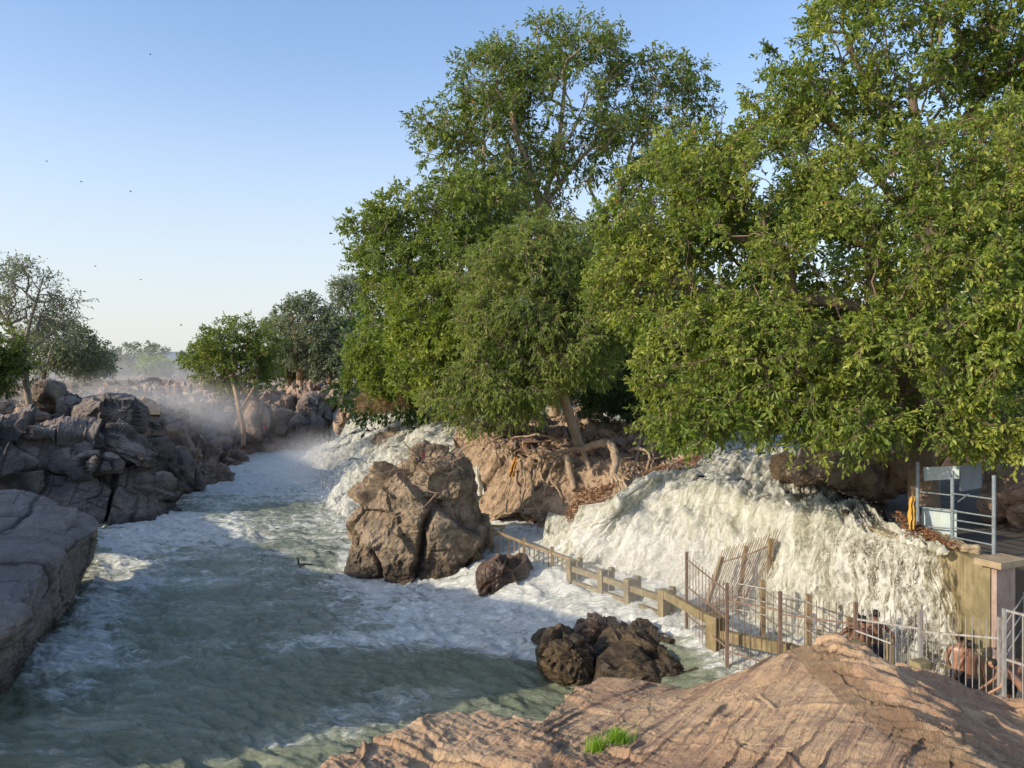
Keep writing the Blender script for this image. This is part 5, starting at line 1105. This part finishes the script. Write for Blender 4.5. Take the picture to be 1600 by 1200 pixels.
def person(label, at, yaw, skin, shorts, lean=0.0, bend=0.0, armL=(-.10,.10,-.55), armR=(.10,.10,-.55), step=.0, knee=.0, head=0.0, sc=1.0):
    """standing figure facing local +Y; hands given relative to the shoulders; lean/bend tip the torso"""
    root = thing('person', label, 'person', at); root.rotation_euler = (0,0,yaw); root.scale = (sc,sc,sc)
    hz = .92-knee*.25; ca, sa = math.cos(lean), math.sin(lean)
    def up(h, x=0, y=0): yy = y*ca+h*sa; zz = h*ca-y*sa; return (x, yy, hz+zz)
    def upb(h, x=0, y=0):
        b = lean+bend; c2, s2 = math.cos(b), math.sin(b); return (x, .22*sa+(h-.22)*s2+y*c2, hz+.22*ca+(h-.22)*c2-y*s2)
    J = {'pelvis': (up(0), (.155,.11)), 'waist': (up(.20), (.13,.09)), 'chest': (upb(.40), (.165,.105)), 'collar': (upb(.53), (.10,.075)), 'neck': (upb(.60,0,.015), .052), 'jaw': (upb(.68,0,.03+head), (.062,.075)), 'skull': (upb(.77,0,.02+head), (.078,.095)), 'top': (upb(.84,0,.01+head), (.045,.055))}
    E = [('pelvis','waist'),('waist','chest'),('chest','collar'),('collar','neck'),('neck','jaw'),('jaw','skull'),('skull','top')]
    for sx, nm, hand in ((-1,'l',armL),(1,'r',armR)):
        s = np.array(upb(.50, sx*.185)); h = s+np.array(hand); d = h-s; L = np.linalg.norm(d); need = .54
        mid = s+d*.5; bow = math.sqrt(max(0, (need/2)**2-(L/2)**2)); mid = mid+np.array([sx*.6,-.5,-.5])*bow
        hd = unit(h-mid)
        J['sh'+nm] = (tuple(s), .062); J['el'+nm] = (tuple(mid), .042); J['wr'+nm] = (tuple(h), .028); J['pm'+nm] = (tuple(h+hd*.07), (.020,.040))
        E += [('collar','sh'+nm),('sh'+nm,'el'+nm),('el'+nm,'wr'+nm),('wr'+nm,'pm'+nm)]
        for f in range(4):
            o = np.array([(f-1.5)*.020, 0, 0]); c = h+hd*(.15+(.012 if f in (1,2) else -.008))+o+np.array([0,.02,-.01]); J[f'f{nm}{f}'] = (tuple(c), .0085); E.append(('pm'+nm, f'f{nm}{f}'))
        J['th'+nm] = (tuple(h+hd*.07+np.array([-sx*.055,.02,0])), .010); E.append(('wr'+nm,'th'+nm))
        hp = np.array([sx*.095, 0, hz-.06]); yk = sx*step; kn = np.array([sx*.105, yk*.5+.04+knee*.22, .48-knee*.05]); an = np.array([sx*.11, yk-.02, .08])
        J['hp'+nm] = (tuple(hp), .095); J['kn'+nm] = (tuple(kn), .062); J['cf'+nm] = (tuple(kn*.62+an*.38+np.array([0,-.025,0])), .058); J['an'+nm] = (tuple(an), .038); J['ft'+nm] = ((an[0]+sx*.02, an[1]+.17, .03), (.035,.025))
        E += [('pelvis','hp'+nm),('hp'+nm,'kn'+nm),('kn'+nm,'cf'+nm),('cf'+nm,'an'+nm),('an'+nm,'ft'+nm)]
    skinned('body', J, E, skin, root)
    SJ = {'a': (J['pelvis'][0], (.17,.125)), 'w': (tuple(np.array(J['pelvis'][0])*.45+np.array(J['waist'][0])*.55), (.145,.105))}
    SE = [('a','w')]
    for nm in 'lr':
        hpv = np.array(J['hp'+nm][0]); kv = np.array(J['kn'+nm][0]); SJ['h'+nm] = (tuple(hpv), .112); SJ['k'+nm] = (tuple(hpv*.25+kv*.75), .088); SE += [('a','h'+nm),('h'+nm,'k'+nm)]
    skinned('shorts', SJ, SE, shorts, root)
    sk = np.array(J['skull'][0]); S, Fi = ico(3); Hh = S*np.array([.088,.108,.098]); Hh = Hh+sk+np.array([0,-.018,.022]); keep = ~((S[:,1] > .35) & (S[:,2] < .35)) & (S[:,2] > -.75)
    Fi = Fi[keep[Fi].all(1)]; Hh = Hh+S*(.007*noise(S*9, 3))[:,None]
    mk('hair', Hh, Fi, M_hair, parent=root)
    e = MB()
    jw = np.array(J['jaw'][0]); fw = np.array([0,.09,0])
    for sx in (-1,1):
        e2 = MB(); S0, F0 = ico(2); e2.add(S0*np.array([.018,.03,.035])+sk+np.array([sx*.083,-.005,-.035]), F0); V_, F_ = e2.get(); mk('ear', V_, F_, skin, parent=root)
        V_, F_ = (S0*.012+sk+np.array([sx*.032,.088,-.02]), F0); mk('eye', V_, F_, M_hair, parent=root)
    V_ = S0*np.array([.014,.022,.026])+sk+np.array([0,.100,-.045]); mk('nose', V_, F0, skin, parent=root)
    return root
PI = math.pi
person('middle bather of the group of three, bare brown back and dark grey shorts', Q(1352,18.95,1.22), .15, S1, M_short2, lean=.08, armL=(-.22,.20,-.30), armR=(.12,.28,-.28))
person('left bather of the group of three leaning on the handrail, arm on a short post', Q(1341,19.25,1.18), -.35, S2, M_short2, lean=.30, bend=.15, armL=(-.30,.12,-.22), armR=(.05,.30,-.30))
person('right bather of the group of three with elbow held out to the side', Q(1370,19.35,1.24), -.2, S1, M_short, lean=.10, armL=(.04,.20,-.36), armR=(.26,.06,-.36))
person('standing bather looking down, left of the pair by the weir wall', Q(1497,17.55,Zf+.08), -.75, S3, M_short, lean=.12, head=.05, armL=(-.02,.16,-.48), armR=(.06,.14,-.46), sc=.97)
person('broad shouldered bather in black shorts, right of the pair by the weir wall', Q(1518,17.25,Zf), .05, S1, M_short, lean=.06, armL=(-.12,.10,-.46), armR=(.14,.02,-.52), sc=.98)
person('bather bending forward in the shade behind the right edge gate', Q(1577,16.6,Zf+.3), -1.2, S1, M_short, lean=.55, bend=.3, knee=.2, armL=(.0,.28,-.42), armR=(.1,.28,-.40), sc=.95)
person('bather at the very right edge bending down behind the gate', Q(1600,16.3,Zf+.3), 1.2, S3, M_short2, lean=.7, bend=.3, knee=.2, armL=(-.05,.28,-.42), armR=(.05,.28,-.42), sc=.95)
# ------------------------------------------------------------------ birds
M_bird = plain('black_feather', (.012,.012,.013), (.02,.02,.02), 20, .5, .2, .01)
def cormorant(u, v):
    d = 9.0*F/(v-V0); o = P(u, v, d); root = thing('cormorant', 'small black cormorant swimming on the river in front of the huge boulder', 'bird', (o[0],o[1],.10))
    S, Fi = ico(3); B = S*np.array([.26,.11,.09]); B[:,2] += .05*(B[:,0] > .1)*(B[:,0]-.1)*3; part('body', B+np.array([o[0],o[1],.14]), Fi, M_bird, root)
    mb = MB(); mb.tube(cat_interp(np.array([[-.20,0,.05],[-.27,0,.15],[-.25,0,.26],[-.28,0,.31]]), 10)+np.array([o[0],o[1],.12]), np.linspace(.05,.028,10), 8); mb.build('neck', M_bird, root, smooth=True)
    part('head', S*np.array([.055,.035,.038])+np.array([o[0]-.30,o[1],.445]), Fi, M_bird, root)
    mb = MB(); mb.tube([[o[0]-.34,o[1],.445],[o[0]-.44,o[1],.44]], [.014,.005], 6); mb.build('beak', M_wood, root)
    mb = MB(); mb.tube([[o[0]+.2,o[1],.15],[o[0]+.40,o[1],.20]], [.05,.02], 6); mb.build('tail', M_bird, root)
cormorant(475, 888)
# black bird perched on the stone at the weir lip
lump = P(1321,803,23.2); rk = thing('stone', 'small black stone sticking out of the water at the lip of the wide falls', 'stone', lump)
S, Fi = ico(4); V, cv = rockdisp(S*np.array([.14,.14,.13]), S, f=5, amp=.07, seed=4, fine=.02, crack=.02); part('stone_body', V+lump, Fi, M_wet, rk, attrs={'cav': cv})
for k, (u, v, d, s, a, lb) in enumerate([(517,365,26,.13,.1,'closest flying bird, a thin dark shape left of the tree mass'),(204,299,90,.30,.5,'flying bird high over the left trees, right of its neighbour'),(127,284,95,.30,.2,'flying bird high over the left trees, left of its neighbour'),(149,416,80,.24,.9,'tiny flying bird low above the slender tree'),(220,437,80,.22,.3,'tiny flying bird above the far umbrella shaped tree'),(283,508,85,.30,.7,'lowest flying bird above the lone tree'),(235,85,90,.26,.4,'highest flying bird near the top of the sky'),(73,252,90,.26,1.1,'leftmost flying bird in the sky')]):
    c = P(u, v, d); root = thing('flying_bird', lb, 'bird', c); root.rotation_euler = (0,0,a)
    L = np.array(c); S, Fi = ico(2); mk('body', S*np.array([s*.5,s*.14,s*.13]), Fi, M_bird, parent=root)
    for sy in (-1,1):
        V_ = np.array([[s*.18,0,.0],[-s*.2,0,.0],[-s*.12,sy*s*.5,s*.28],[s*.1,sy*s*.5,s*.28],[-s*.2,sy*s*1.05,s*.16]]); mk('wing', V_, [np.array([[0,1,2,3]]), np.array([[3,2,4]])], M_bird, parent=root, smooth=False)
# ------------------------------------------------------------------ mist rising from the falls
def mist(name, label, c, r, dens, seed, aniso=.2, col=(1,1,1)):
    t = NT('mist_vapour'); tc = t.n('ShaderNodeTexCoord'); o = tc.outputs['Object']
    ln = t.n('ShaderNodeVectorMath', operation='LENGTH'); t.l(o, ln.inputs[0])
    nz = t.noise(t.pos(), .28, 4, .6)
    de = t.math('MULTIPLY', t.math('MULTIPLY', t.rng(ln.outputs['Value'], 1.0, .15), t.rng(nz, .36, .62, .25, 1.0)), dens)
    vs = t.n('ShaderNodeVolumeScatter'); vs.inputs['Color'].default_value = (*col,1); t.l(de, vs.inputs['Density']); vs.inputs['Anisotropy'].default_value = aniso
    t.l(vs.outputs[0], t.out.inputs['Volume'])
    S, Fi = ico(3); o = mk(name, S, Fi, t.m, loc=None); o.location = [float(q) for q in c]; o.scale = r; tag(o, label, 'mist', kind='stuff')
mist('mist', 'bright mist at the foot of the large far falls', P(500,742,66)+np.array([0,0,.6]), (7,14,3.6), .10, 1, 0)
mist('mist', 'thin blue mist drifting up the gorge over the rocky slope', P(235,648,74), (15,18,4.6), .075, 2, 0)
mist('mist', 'pale haze lying over the far flats beneath the distant trees', P(230,585,150), (70,40,7), .016, 4, 0)
mist('mist', 'fine white mist hanging over the pool at the foot of the wide falls', P(1080,905,26.5), (7.5,5,2.4), .11, 3, 0)
# ------------------------------------------------------------------ light, sky, camera
SUN = np.array([-.89,-.42,0.0]); SUN /= np.linalg.norm(SUN); EL = math.radians(21.5)
SUN = np.array([SUN[0]*math.cos(EL), SUN[1]*math.cos(EL), math.sin(EL)])
sl = bpy.data.lights.new('sun', 'SUN'); sl.energy = 5.0; sl.angle = math.radians(.5); sl.color = (1,.87,.67)
so = bpy.data.objects.new('sun', sl); COL.objects.link(so); so.rotation_euler = Vector(SUN).to_track_quat('Z','Y').to_euler(); so.location = (-30,-20,40)
wd = bpy.data.worlds.new('World'); SC.world = wd; wd.use_nodes = True; nt = wd.node_tree
bg = nt.nodes.get('Background') or nt.nodes.new('ShaderNodeBackground'); sk = nt.nodes.new('ShaderNodeTexSky'); sk.sky_type = 'NISHITA'; sk.sun_disc = False
sk.sun_elevation = EL; sk.sun_rotation = math.atan2(SUN[0], SUN[1]); sk.air_density = 1.0; sk.dust_density = 1.2; sk.ozone_density = 1.6; sk.altitude = 200
mu = nt.nodes.new('ShaderNodeMix'); mu.data_type = 'RGBA'; mu.blend_type = 'MULTIPLY'; mu.inputs[0].default_value = 1; mu.inputs[7].default_value = (1.75,1.75,1.85,1); nt.links.new(sk.outputs[0], mu.inputs[6]); tc = nt.nodes.new('ShaderNodeTexCoord'); sx = nt.nodes.new('ShaderNodeSeparateXYZ'); mr = nt.nodes.new('ShaderNodeMapRange'); mr.interpolation_type = 'SMOOTHSTEP'; mr.inputs[1].default_value = -.02; mr.inputs[2].default_value = .40; mr.inputs[3].default_value = .85; mr.inputs[4].default_value = 0
hz = nt.nodes.new('ShaderNodeMix'); hz.data_type = 'RGBA'; hz.inputs[7].default_value = (5.3,5.4,5.4,1); nt.links.new(tc.outputs['Generated'], sx.inputs[0]); nt.links.new(sx.outputs[2], mr.inputs[0]); nt.links.new(mr.outputs[0], hz.inputs[0]); nt.links.new(mu.outputs[2], hz.inputs[6]); nt.links.new(hz.outputs[2], bg.inputs[0]); bg.inputs[1].default_value = .15
cd = bpy.data.cameras.new('camera'); cd.sensor_width = 36; cd.lens = 36*F/1600; cd.shift_y = -25/1600; cd.clip_end = 20000; cd.clip_start = .1
co = bpy.data.objects.new('camera', cd); COL.objects.link(co); co.location = (0,0,H); co.rotation_euler = (math.pi/2,0,0); SC.camera = co
SC.render.engine = 'CYCLES'; SC.view_settings.view_transform = 'Standard'; SC.view_settings.look = 'None'; SC.view_settings.exposure = 0; SC.view_settings.gamma = 1
SC.cycles.use_denoising = True; SC.cycles.max_bounces = 7; SC.cycles.diffuse_bounces = 3; SC.cycles.glossy_bounces = 2; SC.cycles.transmission_bounces = 4; SC.cycles.transparent_max_bounces = 12; SC.cycles.volume_bounces = 1
SC.cycles.sample_clamp_indirect = 6; SC.cycles.volume_step_rate = 2.0; SC.cycles.volume_max_steps = 128
SC.render.resolution_x = 1024; SC.render.resolution_y = 768
